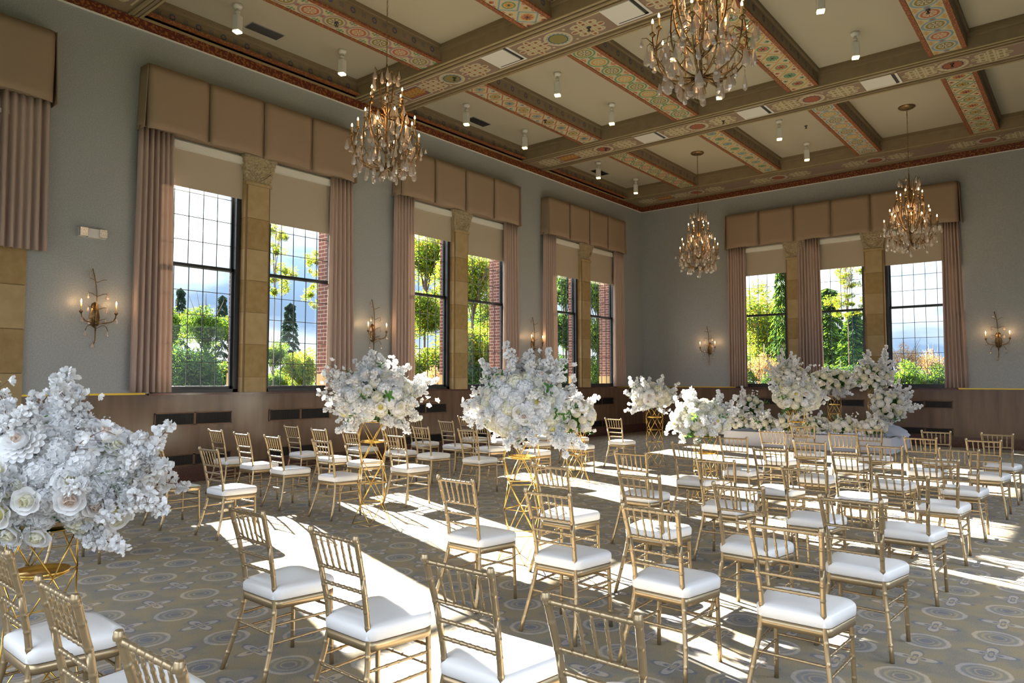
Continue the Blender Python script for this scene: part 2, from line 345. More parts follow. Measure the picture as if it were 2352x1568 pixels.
def stad(b, x, y, z, L, r, m, vert):       # long round-ended loop outline
    t = .034
    for sgn in (-1, 1):
        if vert: rect(b, x+sgn*r, y, z, t/2, L, m); ring(b, x, y+sgn*L, z, r-t/2, r+t/2, m, 8, 0 if sgn > 0 else pi, pi if sgn > 0 else 2*pi)
        else: rect(b, x, y+sgn*r, z, L, t/2, m); ring(b, x+sgn*L, y, z, r-t/2, r+t/2, m, 8, -pi/2 if sgn > 0 else pi/2, pi/2 if sgn > 0 else 3*pi/2)
def knot(b, x, y, z, fill):
    for k in (-1, 0, 1):
        L = .15 if k else .215
        stad(b, x+k*.135, y, z-.002, L, .045, 'paint_cream', True); stad(b, x, y+k*.135, z-.003, L+.03, .045, 'paint_cream', False)
        for j in (-1, 0, 1): rect(b, x+k*.135, y+j*.135, z-.0035, .022, .018, fill)
    for q in (-1, 1): rect(b, x, y+q*.225, z-.0035, .018, .03, fill); rect(b, x+q*.26, y, z-.0035, .034, .018, fill)
for k, (y0, y1) in enumerate(MAIN):
    b = MB(); m0, m1 = y0+.27, y1-.27; wall_side = k == 3
    b.box(WX, XR, y0, y1, ZS, CZ, 'beam_tan')
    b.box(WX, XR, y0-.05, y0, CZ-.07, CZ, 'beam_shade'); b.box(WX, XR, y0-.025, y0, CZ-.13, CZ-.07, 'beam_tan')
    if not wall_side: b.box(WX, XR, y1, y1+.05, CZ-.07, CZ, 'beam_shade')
    for q, (a, d) in enumerate(((.0, .012), (.07, .022), (.12, .010), (.17, .03))):   # moulded soffit margins
        b.box(WX+.03, XR, y0+a, y0+a+.04, ZS-d, ZS, 'beam_tan' if q % 2 else 'gilt_line')
        b.box(WX+.03, XR, y1-a-.04, y1-a, ZS-d, ZS, 'beam_tan' if q % 2 else 'gilt_line')
    z = ZS-.004; b.box(WX+.35, XR, m0, m1, z, ZS, 'paint_taupe'); yc = (y0+y1)/2
    for s in (-1, 1): b.box(WX+.3, XR, yc+s*(m1-m0)/2-.015, yc+s*(m1-m0)/2+.015, z-.002, ZS, 'paint_cream')
    fill = 'paint_rust' if k < 2 else 'paint_olive'
    for x in SEC:
        disc(b, x, yc, z-.001, .245, 'paint_cream'); disc(b, x, yc, z-.002, .20, 'paint_mauve' if k > 1 else 'paint_blue')
        for i in range(16): a = i*pi/8; rect(b, x+.19*cos(a), yc+.19*sin(a), z-.003, .016, .016, 'paint_cream', a)
        disc(b, x, yc, z-.0035, .165, 'paint_dark'); disc(b, x, yc, z-.004, .15, 'paint_olive' if k < 2 else 'paint_rust')
        knot(b, x-.5, yc, z, fill); knot(b, x+.58, yc, z, fill)
        for sx in (-.23, .25):
            for sy in (-.2, .2): rect(b, x+sx, yc+sy, z-.002, .022, .022, 'paint_cream')
    for x in (-10.16,):
        rect(b, x, yc, z-.001, .30, .24, 'paint_cream'); rect(b, x, yc, z-.002, .27, .21, 'paint_navy'); rect(b, x, yc, z-.003, .245, .185, 'paint_rust')
        for i in range(9): stad(b, x-.2+i*.05, yc+(.06 if i % 2 else -.06), z-.004, .035, .03, 'paint_ochre', i % 2 == 0)
        knot(b, x-.6, yc, z, fill)
    struct(b, 'trim_%d' % (5+k))
PAT = [(0, 'circ', 'paint_mauve', 'paint_green', 'paint_brick'), (1, 'diam', 'paint_brick', 'paint_ochre', 'paint_blue')]
BAY = [(-4, 3.53), (4.65, 8.74), (9.88, 14.03), (15.12, 19.14)]
kinds = [['diam']*6, ['circ', 'diam', 'circ', 'diam', 'circ', 'diam'], ['diam', 'circ', 'diam', 'circ', 'diam', 'circ'], ['circ', 'diam', 'circ', 'diam', 'circ', 'diam']]
cols = [[('paint_brick', 'paint_ochre', 'paint_blue')]*6,
        [('paint_mauve', 'paint_green', 'paint_brick'), ('paint_blue', 'paint_ochre', 'paint_brick'), ('paint_green', 'paint_brick', 'paint_ochre'), ('paint_ochre', 'paint_green', 'paint_blue'), ('paint_blue', 'paint_ochre', 'paint_brick'), ('paint_green', 'paint_ochre', 'paint_brick')],
        [('paint_brick', 'paint_ochre', 'paint_blue'), ('paint_green', 'paint_brick', 'paint_ochre'), ('paint_ochre', 'paint_green', 'paint_brick'), ('paint_blue', 'paint_ochre', 'paint_brick'), ('paint_green', 'paint_ochre', 'paint_brick'), ('paint_mauve', 'paint_green', 'paint_brick')],
        [('paint_green', 'paint_ochre', 'paint_brick'), ('paint_ochre', 'paint_green', 'paint_blue'), ('paint_blue', 'paint_brick', 'paint_ochre'), ('paint_green', 'paint_ochre', 'paint_brick'), ('paint_mauve', 'paint_green', 'paint_brick'), ('paint_brick', 'paint_ochre', 'paint_blue')]]
ti = 9
def rosettes(b, x, nx, y0, y1, z):          # little stars and squares on a beam side, facing nx
    k = 0; y = y0+.22
    while y < y1-.1:
        X = x+nx*.003
        if k % 2:
            for i in range(8):
                a = i*pi/4; cy, cz = y+.040*cos(a), z+.040*sin(a)
                b.face([(X, cy-.013, cz-.013), (X, cy+.013, cz-.013), (X, cy+.013, cz+.013), (X, cy-.013, cz+.013)], 'paint_navy')
            b.face([(X, y-.016, z-.016), (X, y+.016, z-.016), (X, y+.016, z+.016), (X, y-.016, z+.016)], 'paint_brick')
        else:
            for i in (-1, 0, 1):
                for j in (-1, 0, 1):
                    if (i+j) % 2 == 0 or True:
                        cy, cz = y+i*.028, z+j*.028
                        b.face([(X, cy-.010, cz), (X, cy, cz-.010), (X, cy+.010, cz), (X, cy, cz+.010)], 'paint_navy')
        y += .215; k += 1
for bi, (y0, y1) in enumerate(BAY):
    for si, xc in enumerate(SEC):
        b = MB(); c1_, c2_, c3_ = cols[bi][si]
        b.box(xc-SW, xc+SW, y0, y1, ZQ, CZ, 'beam_tan')
        for s in (-1, 1):
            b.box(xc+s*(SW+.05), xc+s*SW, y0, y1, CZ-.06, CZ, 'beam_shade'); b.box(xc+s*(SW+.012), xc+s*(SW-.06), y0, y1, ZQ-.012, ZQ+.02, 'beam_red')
            rosettes(b, xc+s*SW, s, y0, y1, ZQ+.15)
        z = ZQ-.004; hw = SW-.065
        b.box(xc-hw, xc+hw, y0, y1, z, ZQ, 'paint_cream')
        if kinds[bi][si] == 'circ':
            y = y0+.20; i = 0
            while y < y1-.12:
                disc(b, xc, y, z-.001, .195, c1_, 24); disc(b, xc, y, z-.002, .160, 'paint_cream', 24); ring(b, xc, y, z-.003, .10, .135, c3_ if i % 2 else 'paint_olive', 16)
                for q in range(8): a = q*pi/4+.2; rect(b, xc+.06*cos(a), y+.06*sin(a), z-.003, .036, .007, c3_ if i % 2 else 'paint_dark', a)
                disc(b, xc, y+.2275, z-.0035, .05, c1_, 12); disc(b, xc, y+.2275, z-.004, .026, c3_, 10)
                for s in (-1, 1):
                    for q in (-1, 0, 1): rect(b, xc+s*.165, y+.2275+q*.05, z-.002, .045 if q == 0 else .025, .016, c2_, s*q*.7)
                y += .455; i += 1
        else:
            y = y0+.2; i = 0
            while y < y1-.1:
                col = c2_ if i % 2 else c3_
                for s1 in (-1, 1):
                    for s2 in (-1, 1): rect(b, xc+s1*.105, y+s2*.105, z-.001, .150, .013, c1_, -s1*s2*pi/4)
                for q in range(8): a = q*pi/4; rect(b, xc+.055*cos(a), y+.055*sin(a), z-.003, .03, .018, col, a)
                ring(b, xc, y, z-.002, .085, .11, 'paint_green' if i % 2 else c2_, 10); disc(b, xc, y, z-.004, .02, 'paint_dark', 8)
                for s in (-1, 1):
                    rect(b, xc+s*.15, y+.2275, z-.002, .035, .035, c2_ if i % 2 else c3_, pi/4); rect(b, xc+s*.16, y+.2275, z-.003, .014, .014, 'paint_dark', pi/4)
                    rect(b, xc+s*.19, y+.11, z-.002, .012, .03, c3_); rect(b, xc+s*.19, y-.11, z-.002, .012, .03, c3_)
                y += .455; i += 1
        struct(b, 'trim_%d' % ti); ti += 1
for (y0, y1) in BAY:                        # cornice beam along the left wall
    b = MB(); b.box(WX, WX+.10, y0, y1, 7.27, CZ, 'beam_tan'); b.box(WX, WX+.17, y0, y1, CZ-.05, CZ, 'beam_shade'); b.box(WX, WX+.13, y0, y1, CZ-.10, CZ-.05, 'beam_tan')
    b.box(WX, WX+.20, y0, y1, 7.27, 7.30, 'beam_red'); b.box(WX, WX+.06, y0, y1, 7.22, 7.25, 'gilt_line'); rosettes(b, WX+.10, 1, y0, y1, 7.40)
    struct(b, 'trim_%d' % ti); ti += 1
# ------------------------------------------------------------------ windows
def to_left(c):  return lambda u, d, z: (WX+d, c+u, z)          # u along the wall, d into the room
def to_far(c):   return lambda u, d, z: (c+u, FY-d, z)
def wbox(b, T, u0, u1, d0, d1, z0, z1, m):
    p = T(u0, d0, z0); q = T(u1, d1, z1); b.box(p[0], q[0], p[1], q[1], p[2], q[2], m)
def frame_in(T, u0, u1, parent, nv):
    b = MB(); fr = .08
    wbox(b, T, u0, u0+fr, -.16, -.02, ZB, ZT, 'frame_black'); wbox(b, T, u1-fr, u1, -.16, -.02, ZB, ZT, 'frame_black')
    wbox(b, T, u0, u1, -.16, -.02, ZB, ZB+.06, 'frame_black'); wbox(b, T, u0, u1, -.16, -.02, ZT-.06, ZT, 'frame_black')
    b.build('window_frame', parent)
    for z0, z1, d in ((ZB+.06, 3.53, -.10), (3.47, ZT-.06, -.14)):
        b = MB(); a0, a1 = u0+fr, u1-fr
        wbox(b, T, a0, a0+.035, d-.02, d+.02, z0, z1, 'frame_black'); wbox(b, T, a1-.035, a1, d-.02, d+.02, z0, z1, 'frame_black')
        wbox(b, T, a0, a1, d-.02, d+.02, z0, z0+(.05 if z0 < 2 else .06), 'frame_black'); wbox(b, T, a0, a1, d-.02, d+.02, z1-.05, z1, 'frame_black')
        g0, g1 = a0+.035, a1-.035; n_ = nv; H = 5
        for i in range(1, n_): x = g0+(g1-g0)*i/n_; wbox(b, T, x-.005, x+.005, d-.008, d+.008, z0, z1, 'frame_black')
        zz0, zz1 = z0+.05, z1-.05
        for i in range(1, H): z = zz0+(zz1-zz0)*i/H; wbox(b, T, g0, g1, d-.008, d+.008, z-.005, z+.005, 'frame_black')
        s = b.build('sash', parent)
        g = MB(); wbox(g, T, g0, g1, d-.003, d+.003, z0+.02, z1-.02, 'window_glass'); g.build('glass_pane', s)
def mullion(T, c, parent):
    b = MB(); zs = [1.42, 1.68, 2.24, 2.79, 3.34, 3.88, 4.42, 5.0]
    for i in range(7):
        mm = 'stone' if i % 2 else 'stone_pale'
        wbox(b, T, c-.235, c+.235, -.16, .09, zs[i]+.004, zs[i+1]-.004, mm); wbox(b, T, c-.20, c+.20, .09, .115, zs[i]+.004, zs[i+1]-.004, mm)
    wbox(b, T, c-.23, c+.23, -.16, .10, 1.42, 5.0, 'stone_joint')
    o = b.build('stone_mullion', parent)
    b = MB(); wbox(b, T, c-.245, c+.245, -.16, .13, 5.0, 5.05, 'stone_pale')
    for i in range(6): e = .235+.012*i; wbox(b, T, c-e, c+e, -.16, .10+.012*i, 5.05+i*.065, 5.05+(i+1)*.065, 'carved_stone')
    wbox(b, T, c-.31, c+.31, -.16, .18, 5.44, 5.50, 'carved_stone')
    for s in (-1, 1):                        # carved scrolls and fronds
        pts = [T(c+s*(.10+.07*(1-t/14)*cos(t*.75)), .145, 5.33+.07*(1-t/14)*sin(t*.75)) for t in range(14)]; b.tube(pts, .012, 'carved_stone', 5)
        for q in range(3): b.tube([T(c+s*(.02+.19*t/6), .115+.004*t, 5.08+.05*q+.16*(t/6)**1.6) for t in range(7)], .011, 'carved_stone', 5)
    b.build('capital', o)
def window(i, T, opens, mull, nv):
    o = bpy.data.objects.new('window_%d' % i, None); COL.objects.link(o); o['kind'] = 'structure'
    for u0, u1 in opens: frame_in(T, u0, u1, o, nv)
    for c in mull: mullion(T, c, o)
    b = MB(); wbox(b, T, opens[0][0]-.03, opens[-1][1]+.03, -.19, .02, ZB-.03, ZB+.005, 'marble_dark'); b.build('window_sill', o)
    b = MB()
    for u0, u1 in opens: wbox(b, T, u0-.02, u1+.02, -.02, -.005, 5.30, ZT, 'white_trim')
    b.build('head_trim', o)
for i, c in enumerate(WC): window(i+1, to_left(c), [(-1.70, -.25), (.25, 1.75)], [0], 5)
window(4, to_far(0), [(-8.22, -6.70), (-6.24, -4.68), (-4.22, -2.69)], FP, 5)
def blind(T, u0, u1, zb, label):
    o = thing('roller_blind', label, 'blind', T((u0+u1)/2, .0, zb)); L = Vector(o.location)
    def TT(u, d, z): return tuple(Vector(T(u, d, z))-L)
    b = MB(); wbox(b, TT, u0, u1, .008, .012, zb, 5.36, 'blind_fabric'); b.build('shade', o)
    b = MB(); wbox(b, TT, u0, u1, .002, .018, zb-.012, zb+.018, 'blind_fabric'); b.build('bottom_bar', o)
    b = MB(); wbox(b, TT, u0-.03, u1+.03, .0, .075, 5.34, 5.46, 'white_trim'); b.build('cassette', o)
BL = [(0, -1, 4.75), (0, 1, 4.43), (1, -1, 4.78), (1, 1, 4.57), (2, -1, 4.49), (2, 1, 4.52)]
wn_ = ['first', 'middle', 'farthest']
for k, s, zb in BL:
    T = to_left(WC[k]); u = (-1.74, -.25) if s < 0 else (.25, 1.69)
    blind(T, u[0], u[1], zb, 'beige roller blind, %s pane of the %s left-wall window' % ('near' if s < 0 else 'far', wn_[k]))
for (u0, u1), zb, nm in zip([(-8.21, -6.72), (-6.22, -4.70), (-4.20, -2.72)], (4.67, 4.65, 4.60), ('left', 'middle', 'right')):
    blind(to_far(0), u0, u1, zb, 'beige roller blind over the %s pane of the end-wall window' % nm)
def curtain(T, u0, u1, z0, z1, label, folds, flare=.06, parent=None):
    o = MB(); nu = folds*8; rows = []; ph = rnd(0, 6)
    for i in range(13):
        t = i/12; z = z1+(z0-z1)*t; row = []
        a0 = u0-flare*t*.4; a1 = u1+flare*t
        for j in range(nu+1):
            q = j/nu; d = .135+.045*sin(q*folds*2*pi+ph+.25*sin(t*2.2+q*5))*(.75+.35*t)+.012*sin(q*folds*5.1+ph*2)
            row.append(T(a0+(a1-a0)*q, d, z))
        rows.append(row)
    o.grid(rows, 'curtain_fabric')
    ob = o.build('curtain'); md = ob.modifiers.new('thickness', 'SOLIDIFY'); md.thickness = .006
    tag(ob, label, 'curtain', 'pinkish beige curtains'); return ob
ZCB = 1.44
for k, c in enumerate(WC):
    T = to_left(c)
    curtain(T, -2.03, -1.49, ZCB, 5.52, 'pinkish beige curtain on the near side of the %s left-wall window' % wn_[k], 7)
    curtain(T, 1.50, 2.0, ZCB, 5.52, 'pinkish beige curtain on the far side of the %s left-wall window' % wn_[k], 6, .10)
curtain(to_far(0), -8.38, -7.84, ZCB, 5.52, 'pinkish beige curtain left of the end-wall window', 7, .0)
curtain(to_far(0), -6.38, -5.78, ZCB, 5.52, 'pinkish beige curtain hanging in the middle of the end-wall window', 8, .05)
curtain(to_far(0), -2.90, -2.52, ZCB, 5.52, 'pinkish beige curtain right of the end-wall window', 6, .08)
curtain(to_left(0), 2.55, 3.42, 3.4, 5.52, 'short pinkish beige curtain ending high up at the left picture edge', 9, .03)
def valance(T, u0, u1, npan, label):
    o = thing('window_valance', label, 'valance', T((u0+u1)/2, 0, 5.48)); L = Vector(o.location); W_ = (u1-u0)/npan; z0, z1 = 5.48, 6.47
    def TT(u, d, z): return tuple(Vector(T(u, d, z))-L)
    for k in range(npan):
        b = MB(); a0 = u0+k*W_+.008; a1 = u0+(k+1)*W_-.008; rows = []
        for i in range(9):
            t = i/8; z = z1+(z0-z1)*t-0; row = []
            for j in range(13):
                q = j/12; d = .27+.014*t*sin(q*pi)+.006*t*sin(q*9+k)-.035*(abs(2*q-1)**26); uu = a0+(a1-a0)*q
                uu += (.5-q)*.02*t*t; row.append(TT(uu, d, z-.012*t*cos(q*2*pi)))
            rows.append(row)
        b.grid(rows, 'valance_fabric'); p = b.build('pleat_panel', o); md = p.modifiers.new('thickness', 'SOLIDIFY'); md.thickness = .008
    b = MB(); wbox(b, TT, u0+.01, u1-.01, .005, .215, z0+.03, z1-.004, 'valance_fabric'); b.build('backing_board', o)
    for s in (0, 1):
        b = MB(); uu = u1 if s else u0; sg = 1 if s else -1
        rows = [[TT(uu+sg*(.004+.035*t/6+.012*abs(sin(q*3.2))), .262-.262*q/8, z1+(z0-z1)*t/6-.01*t/6) for q in range(9)] for t in range(7)]
        b.grid(rows, 'valance_fabric'); p = b.build('side_return', o); md = p.modifiers.new('thickness', 'SOLIDIFY'); md.thickness = .008
for k, c in enumerate(WC): valance(to_left(c), -1.97, 1.97, 4, 'box-pleated beige valance over the %s left-wall window' % wn_[k])
valance(to_far(0), -8.39, -2.50, 6, 'long box-pleated beige valance over the end-wall window')
valance(to_left(0), -.5, 3.43, 4, 'beige valance cut off by the left picture edge')
# stone surround at the picture's left edge
b = MB(); zs = [0, .52, 1.12, 1.72, 2.32, 2.92, 3.52, 4.12, 4.72, 5.4]
for i in range(9): b.box(WX, WX+.05, 2.2, 3.23, zs[i]+.006, zs[i+1]-.006, 'stone' if i % 2 else 'stone_pale')
b.box(WX, WX+.04, 2.2, 3.22, 0, 5.4, 'stone_joint'); b.box(WX, WX+.09, .2, 2.9, 4.9, 5.35, 'white_trim'); b.box(WX, WX+.11, .2, 2.95, 5.2, 5.26, 'white_trim'); b.box(WX, WX+.03, -.2, 2.2, 0, 4.9, 'paint_mauve'); struct(b, 'trim_60')
# ------------------------------------------------------------------ wall vents
def wall_grille(T, u0, u1, z0, z1, label, two=True):
    o = thing('wall_vent', label, 'vent', T((u0+u1)/2, 0, z0), group='dark vents in the marble wainscot'); L = Vector(o.location)
    def TT(u, d, z): return tuple(Vector(T(u, d, z))-L)
    b = MB(); wbox(b, TT, u0, u1, -.045, -.022, z0, z1, 'vent_dark'); b.build('recess', o)
    b = MB(); fr = .018
    for a, c, e, f in ((u0, u1, z0, z0+fr), (u0, u1, z1-fr, z1), (u0, u0+fr, z0, z1), (u1-fr, u1, z0, z1), ((u0+u1)/2-.02, (u0+u1)/2+.02, z0, z1)): wbox(b, TT, a, c, -.03, -.012, e, f, 'vent_frame')
    b.build('frame', o)
    b = MB(); x = u0+.03
    while x < u1-.02: wbox(b, TT, x, x+.006, -.025, -.016, z0+fr, z1-fr, 'vent_slat'); x += .022
    b.build('slats', o)
pl = {(0, -1): 'under the near pane of the first left-wall window', (0, 1): 'under the far pane of the first left-wall window', (1, -1): 'under the near pane of the middle left-wall window', (1, 1): 'under the far pane of the middle left-wall window', (2, -1): 'under the near pane of the farthest left-wall window', (2, 1): 'under the far pane of the farthest left-wall window'}
for k, c in enumerate(WC):
    T = to_left(c)
    for s in (-1, 1):
        u = (-1.62, -.34) if s < 0 else (.36, 1.64)
        wall_grille(T, u[0], u[1], .905, 1.115, 'upper dark vent '+pl[(k, s)]); wall_grille(T, u[0], u[1], .26, .45, 'lower dark vent '+pl[(k, s)])
for (u0, u1), nm in zip([(-8.02, -6.8), (-6.1, -4.8), (-4.02, -2.8)], ('left', 'middle', 'right')):
    wall_grille(to_far(0), u0, u1, .93, 1.12, 'upper dark vent under the %s pane of the end-wall window' % nm); wall_grille(to_far(0), u0, u1, .26, .45, 'lower dark vent under the %s pane of the end-wall window' % nm)
# ------------------------------------------------------------------ ceiling fittings
SPOT = [(-10.34, 5.71), (-10.34, 7.73), (-10.35, 11.01), (-10.35, 13.03), (-10.36, 16.27), (-10.37, 18.32), (-7.91, 10.98), (-7.91, 12.97), (-5.47, 11.0), (-5.55, 13.1), (-5.47, 16.26), (-5.47, 18.25), (-3.03, 10.93), (-3.03, 12.91)]
SN = ['nearest of six along the left wall', 'second of six along the left wall', 'third of six along the left wall', 'fourth of six along the left wall', 'fifth of six along the left wall', 'last of six along the left wall, by the corner',
      'between the left and the big chandelier, nearer of two', 'between the left and the big chandelier, farther of two', 'among the crystals of the big chandelier', 'showing just below the big chandelier', 'in the coffer between the two far chandeliers, nearer one', 'in the coffer between the two far chandeliers, farther one', 'cut off by the top edge, right of the big chandelier', 'seen whole, right of the big chandelier']
proto = None
for (x, y), nm in zip(SPOT, SN):
    lb = 'white square ceiling spotlight '+nm
    if proto is None:
        o = proto = thing('ceiling_spotlight', lb, 'spotlight', (x, y, CZ), .4, 'white ceiling spotlights')
        b = MB(); b.lathe([(0, -.0), (.072, 0), (.072, -.035), (.055, -.06), (.03, -.07), (0, -.07)], 'lamp_white', n=18); b.tube([(0, 0, -.06), (0, 0, -.20)], .022, 'lamp_white', 10); b.lathe([(.0, -.11), (.038, -.11), (.038, -.15), (0, -.15)], 'lamp_white', n=12); b.build('mount', o)
        b = MB(); b.prism([(.06, -.045), (.06, .045), (.045, .06), (-.045, .06), (-.06, .045), (-.06, -.045), (-.045, -.06), (.045, -.06)], -.43, -.19, 'lamp_white'); b.build('housing', o)
        b = MB(); b.prism([(-.052, -.052), (.052, -.052), (.052, .052), (-.052, .052)], -.455, -.43, 'lamp_glow'); b.build('lens', o)
        pt = tree_of(o)
    else: copy_tree(proto, pt, (x, y, CZ), .4, lb)
def ceil_grille(x, y, hx, hy, z, m, label, slots):
    o = thing('ceiling_vent', label, 'vent', (x, y, z)); b = MB(); b.box(-hx, hx, -hy, hy, -.012, 0, m); b.build('plate', o)
    b = MB()
    if slots == 'lines':
        k = -hy+.01
        while k < hy-.005: b.box(-hx+.01, hx-.01, k, k+.006, -.016, -.011, 'vent_dark'); k += .016
    else:
        b.box(-hx+.05, hx-.05, hy-.09, hy-.04, -.014, -.01, 'vent_dark'); b.box(hx-.09, hx-.04, -hy+.045, hy-.05, -.014, -.01, 'vent_dark'); b.box(-hx+.04, hx-.09, -hy+.045, hy-.09, -.03, -.01, m)
    b.build('slot', o)
for x, y, s in ((-10.78, 6.45, 'first'), (-10.84, 11.93, 'second'), (-10.84, 17.1, 'third')): ceil_grille(x, y, .13, .30, CZ, 'grille_metal', 'grey slotted ceiling vent along the left wall, %s coffer' % s, 'lines')
for k, y in ((1, 9.31), (2, 14.58)):
    for j, x in enumerate((-7.82, -5.38) if k == 1 else (-7.82, -5.38, -2.98)): ceil_grille(x, y-.08, .31, .31, ZS-.005, 'lamp_white', 'square ceiling diffuser in the %s crossing beam, %s from the left wall' % ('nearer' if k == 1 else 'farther', ['first', 'second', 'third', 'fourth'][j]), 'sq')
ceil_grille(-8.7, 15.75, .35, .25, CZ-.0, 'plastic_white', 'white ceiling diffuser near the chandelier in the far left coffer', 'sq'); ceil_grille(-2.55, 15.75, .35, .25, CZ, 'plastic_white', 'white ceiling diffuser near the chandelier in the far right coffer', 'sq')
for x, y, z, nm in ((-9.05, 9.3, ZS, 'on the blue medallion above the left chandelier'), (-6.08, 9.3, ZS, 'on the knot beside the big chandelier'), (-9.04, 14.55, ZS, 'on the left-hand medallion of the farther crossing beam'), (-6.1, 14.6, ZS, 'on the middle of the farther crossing beam'), (-9.12, 6.7, ZQ, 'on the purple circles beam at upper left'), (-1.83, 14.5, ZS, 'on the right medallion of the farther beam'), (-9.12, 12.2, ZQ, 'on the red diamond beam'), (-1.83, 12.2, ZQ, 'on the blue circles beam at upper right'), (-5.1, 17.0, CZ, 'on the plaster between two far spotlights')):
    b = MB(); b.lathe([(0, 0), (.035, 0), (.035, -.012), (.012, -.016), (.012, -.05), (.028, -.055), (.028, -.062), (0, -.064)], 'steel_dark', n=10); tag(b.build('sprinkler_head', loc=(x, y, z-.006)), 'small dark sprinkler head '+nm, 'sprinkler')
# emergency light
o = thing('emergency_light', 'white twin-head emergency light high on the grey wall', 'light', (WX, 4.05, 3.77)); b = MB(); b.box(0, .07, -.07, .08, -.07, .06, 'plastic_white'); b.build('body', o)
for s in (-1, 1): b = MB(); b.box(0, .09, s*.13-.05, s*.13+.05, -.06, .06, 'led_grid'); b.box(0, .02, s*.13-.055, s*.13+.055, -.065, .065, 'plastic_white'); b.build('lamp_head', o)
# ------------------------------------------------------------------ crystals, chandeliers, sconces
def drop_mesh(L, r):
    b = MB(); b.lathe([(0, 0), (.18*r, -.05*L), (.55*r, -.35*L), (r, -.70*L), (.8*r, -.88*L), (0, -L)], 'crystal', n=7, sm=False, sy=.6); b.tube([(0, 0, .0), (0, 0, .03)], .0015, 'bronze', 4); return b.mesh('crystal_drop')
DROP = [drop_mesh(.115, .027), drop_mesh(.14, .034), drop_mesh(.095, .022), drop_mesh(.085, .031)]
def cand():
    b = MB(); b.lathe([(0, -.02), (.012, -.02), (.030, 0), (.034, .012), (.016, .018), (.013, .03)], 'bronze', n=10); b.tube([(0, 0, .02), (0, 0, .115)], .012, 'candle_sleeve', 8); return b.mesh('candle')
def bulb():
    b = MB(); b.lathe([(0, 0), (.009, .005), (.013, .02), (.009, .038), (.003, .052), (0, .056)], 'flame_bulb', n=8); return b.mesh('bulb')
CAND, BULB = cand(), bulb()
def lamp(name, loc, e, r, par):
    d = bpy.data.lights.new(name, 'POINT'); d.energy = e; d.color = (1, .60, .28); d.shadow_soft_size = r; o = bpy.data.objects.new(name, d); COL.objects.link(o); o.location = loc; o.parent = par
def make_chandelier(label, x, y, dz=0, finial=False):
    o = thing('chandelier', label, 'chandelier', (x, y, CZ), 0, 'crystal chandeliers'); Z = 4.47+dz-CZ      # bottom knot level
    b = MB(); b.lathe([(0, 0), (.17, 0), (.17, -.02), (.13, -.045), (.03, -.06), (0, -.06)], 'bronze', n=20); b.build('canopy', o)
    b = MB(); z = -.06; i = 0
    while z > Z+1.62:
        a = (1, 0) if i % 2 else (0, 1); b.tube([(a[0]*.012*cos(t), a[1]*.012*cos(t), z-.028+.028*sin(t)) for t in [k*pi/3 for k in range(7)]], .0035, 'bronze', 5, False); z -= .045; i += 1
    b.build('chain', o)
    b = MB(); b.tube([(0, 0, Z+1.62), (0, 0, Z+1.3), (0, 0, Z+.7), (0, 0, Z+.1)], [.012, .018, .012, .02], 'bronze', 8)
    for k in range(6): a = k*pi/3; b.tube([(0, 0, Z+.10), (.08*cos(a), .08*sin(a), Z+.05), (.17*cos(a), .17*sin(a), Z-.02)], [.018, .014, .011], 'bronze', 6)
    b.build('stem', o)
    rr = random.Random(7); hang = []
    def twig(b, p, q, n_=3):
        p = Vector(p); q = Vector(q)
        for k in range(n_):
            t = rr.uniform(.3, 1); base = p.lerp(q, t); a = rr.uniform(0, 2*pi); e = base+Vector((cos(a), sin(a), .35))*rr.uniform(.07, .14)
            b.tube([base, base.lerp(e, .6)+Vector((0, 0, .03)), e], [.007, .005, .003], 'bronze', 5); hang.append(e)
    for k in range(12):
        tier = k % 2; a = k*pi/6+.1; ca, sa = cos(a), sin(a); b = MB()
        r1, zt = ((.50, .62), (.42, .80))[tier]
        P = bez((.03*ca, .03*sa, Z+.08), (.42*ca, .42*sa, Z+.02), (.5*ca, .5*sa, Z+.3), (r1*ca, r1*sa, Z+zt-.14), 9); b.tube(P, [.012]*4+[.009]*6, 'bronze', 6)
        for i in (3, 5, 7, 8): twig(b, P[i-1], P[i], 2)
        b.build('arm', o); c = link('candle', CAND, o, (r1*ca, r1*sa, Z+zt-.12)); link('bulb', BULB, c, (0, 0, .115))
    for k in range(6):
        a = k*pi/3+.4; ca, sa = cos(a), sin(a); b = MB()
        P = bez((.02*ca, .02*sa, Z+.3), (.25*ca, .25*sa, Z+.5), (.34*ca, .34*sa, Z+.8), (.25*ca, .25*sa, Z+1.06), 8); b.tube(P, .012, 'bronze', 6)
        for i in (3, 5, 7): twig(b, P[i-1], P[i], 2)
        Q = bez((.02*ca, .02*sa, Z+.9), (.16*ca, .16*sa, Z+1.1), (.05*ca, .05*sa, Z+1.45), (.20*ca, .20*sa, Z+1.52), 7); b.tube(Q, [.011]*5+[.006]*3, 'bronze', 6); hang.append(Q[-1]); twig(b, Q[4], Q[6], 1)
        b.build('arm', o); c = link('candle', CAND, o, (.25*ca, .25*sa, Z+1.08)); link('bulb', BULB, c, (0, 0, .115))
    for k in range(10): a = k*pi/5; rr_ = .30 if k % 2 else .45; hang.append(Vector((rr_*cos(a), rr_*sin(a), Z+(.06 if k % 2 else .16))))
    if finial: link('crystal_drop', DROP[1], o, (0, 0, Z+.0), None, 1.5)
    b = MB()                                 # fine inner twigs carrying more drops
    for k in range(26):
        a = rr.uniform(0, 2*pi); r0 = rr.uniform(.10, .46); z0 = Z+rr.uniform(.15, .95) if r0 < .36 else Z+rr.uniform(.1, .5); e = Vector((r0*cos(a), r0*sin(a), z0)); s0 = Vector((r0*.35*cos(a+.5), r0*.35*sin(a+.5), z0-.05))
        b.tube([s0, s0.lerp(e, .6)+Vector((0, 0, .05)), e], [.006, .004, .003], 'bronze', 5); hang.append(e)
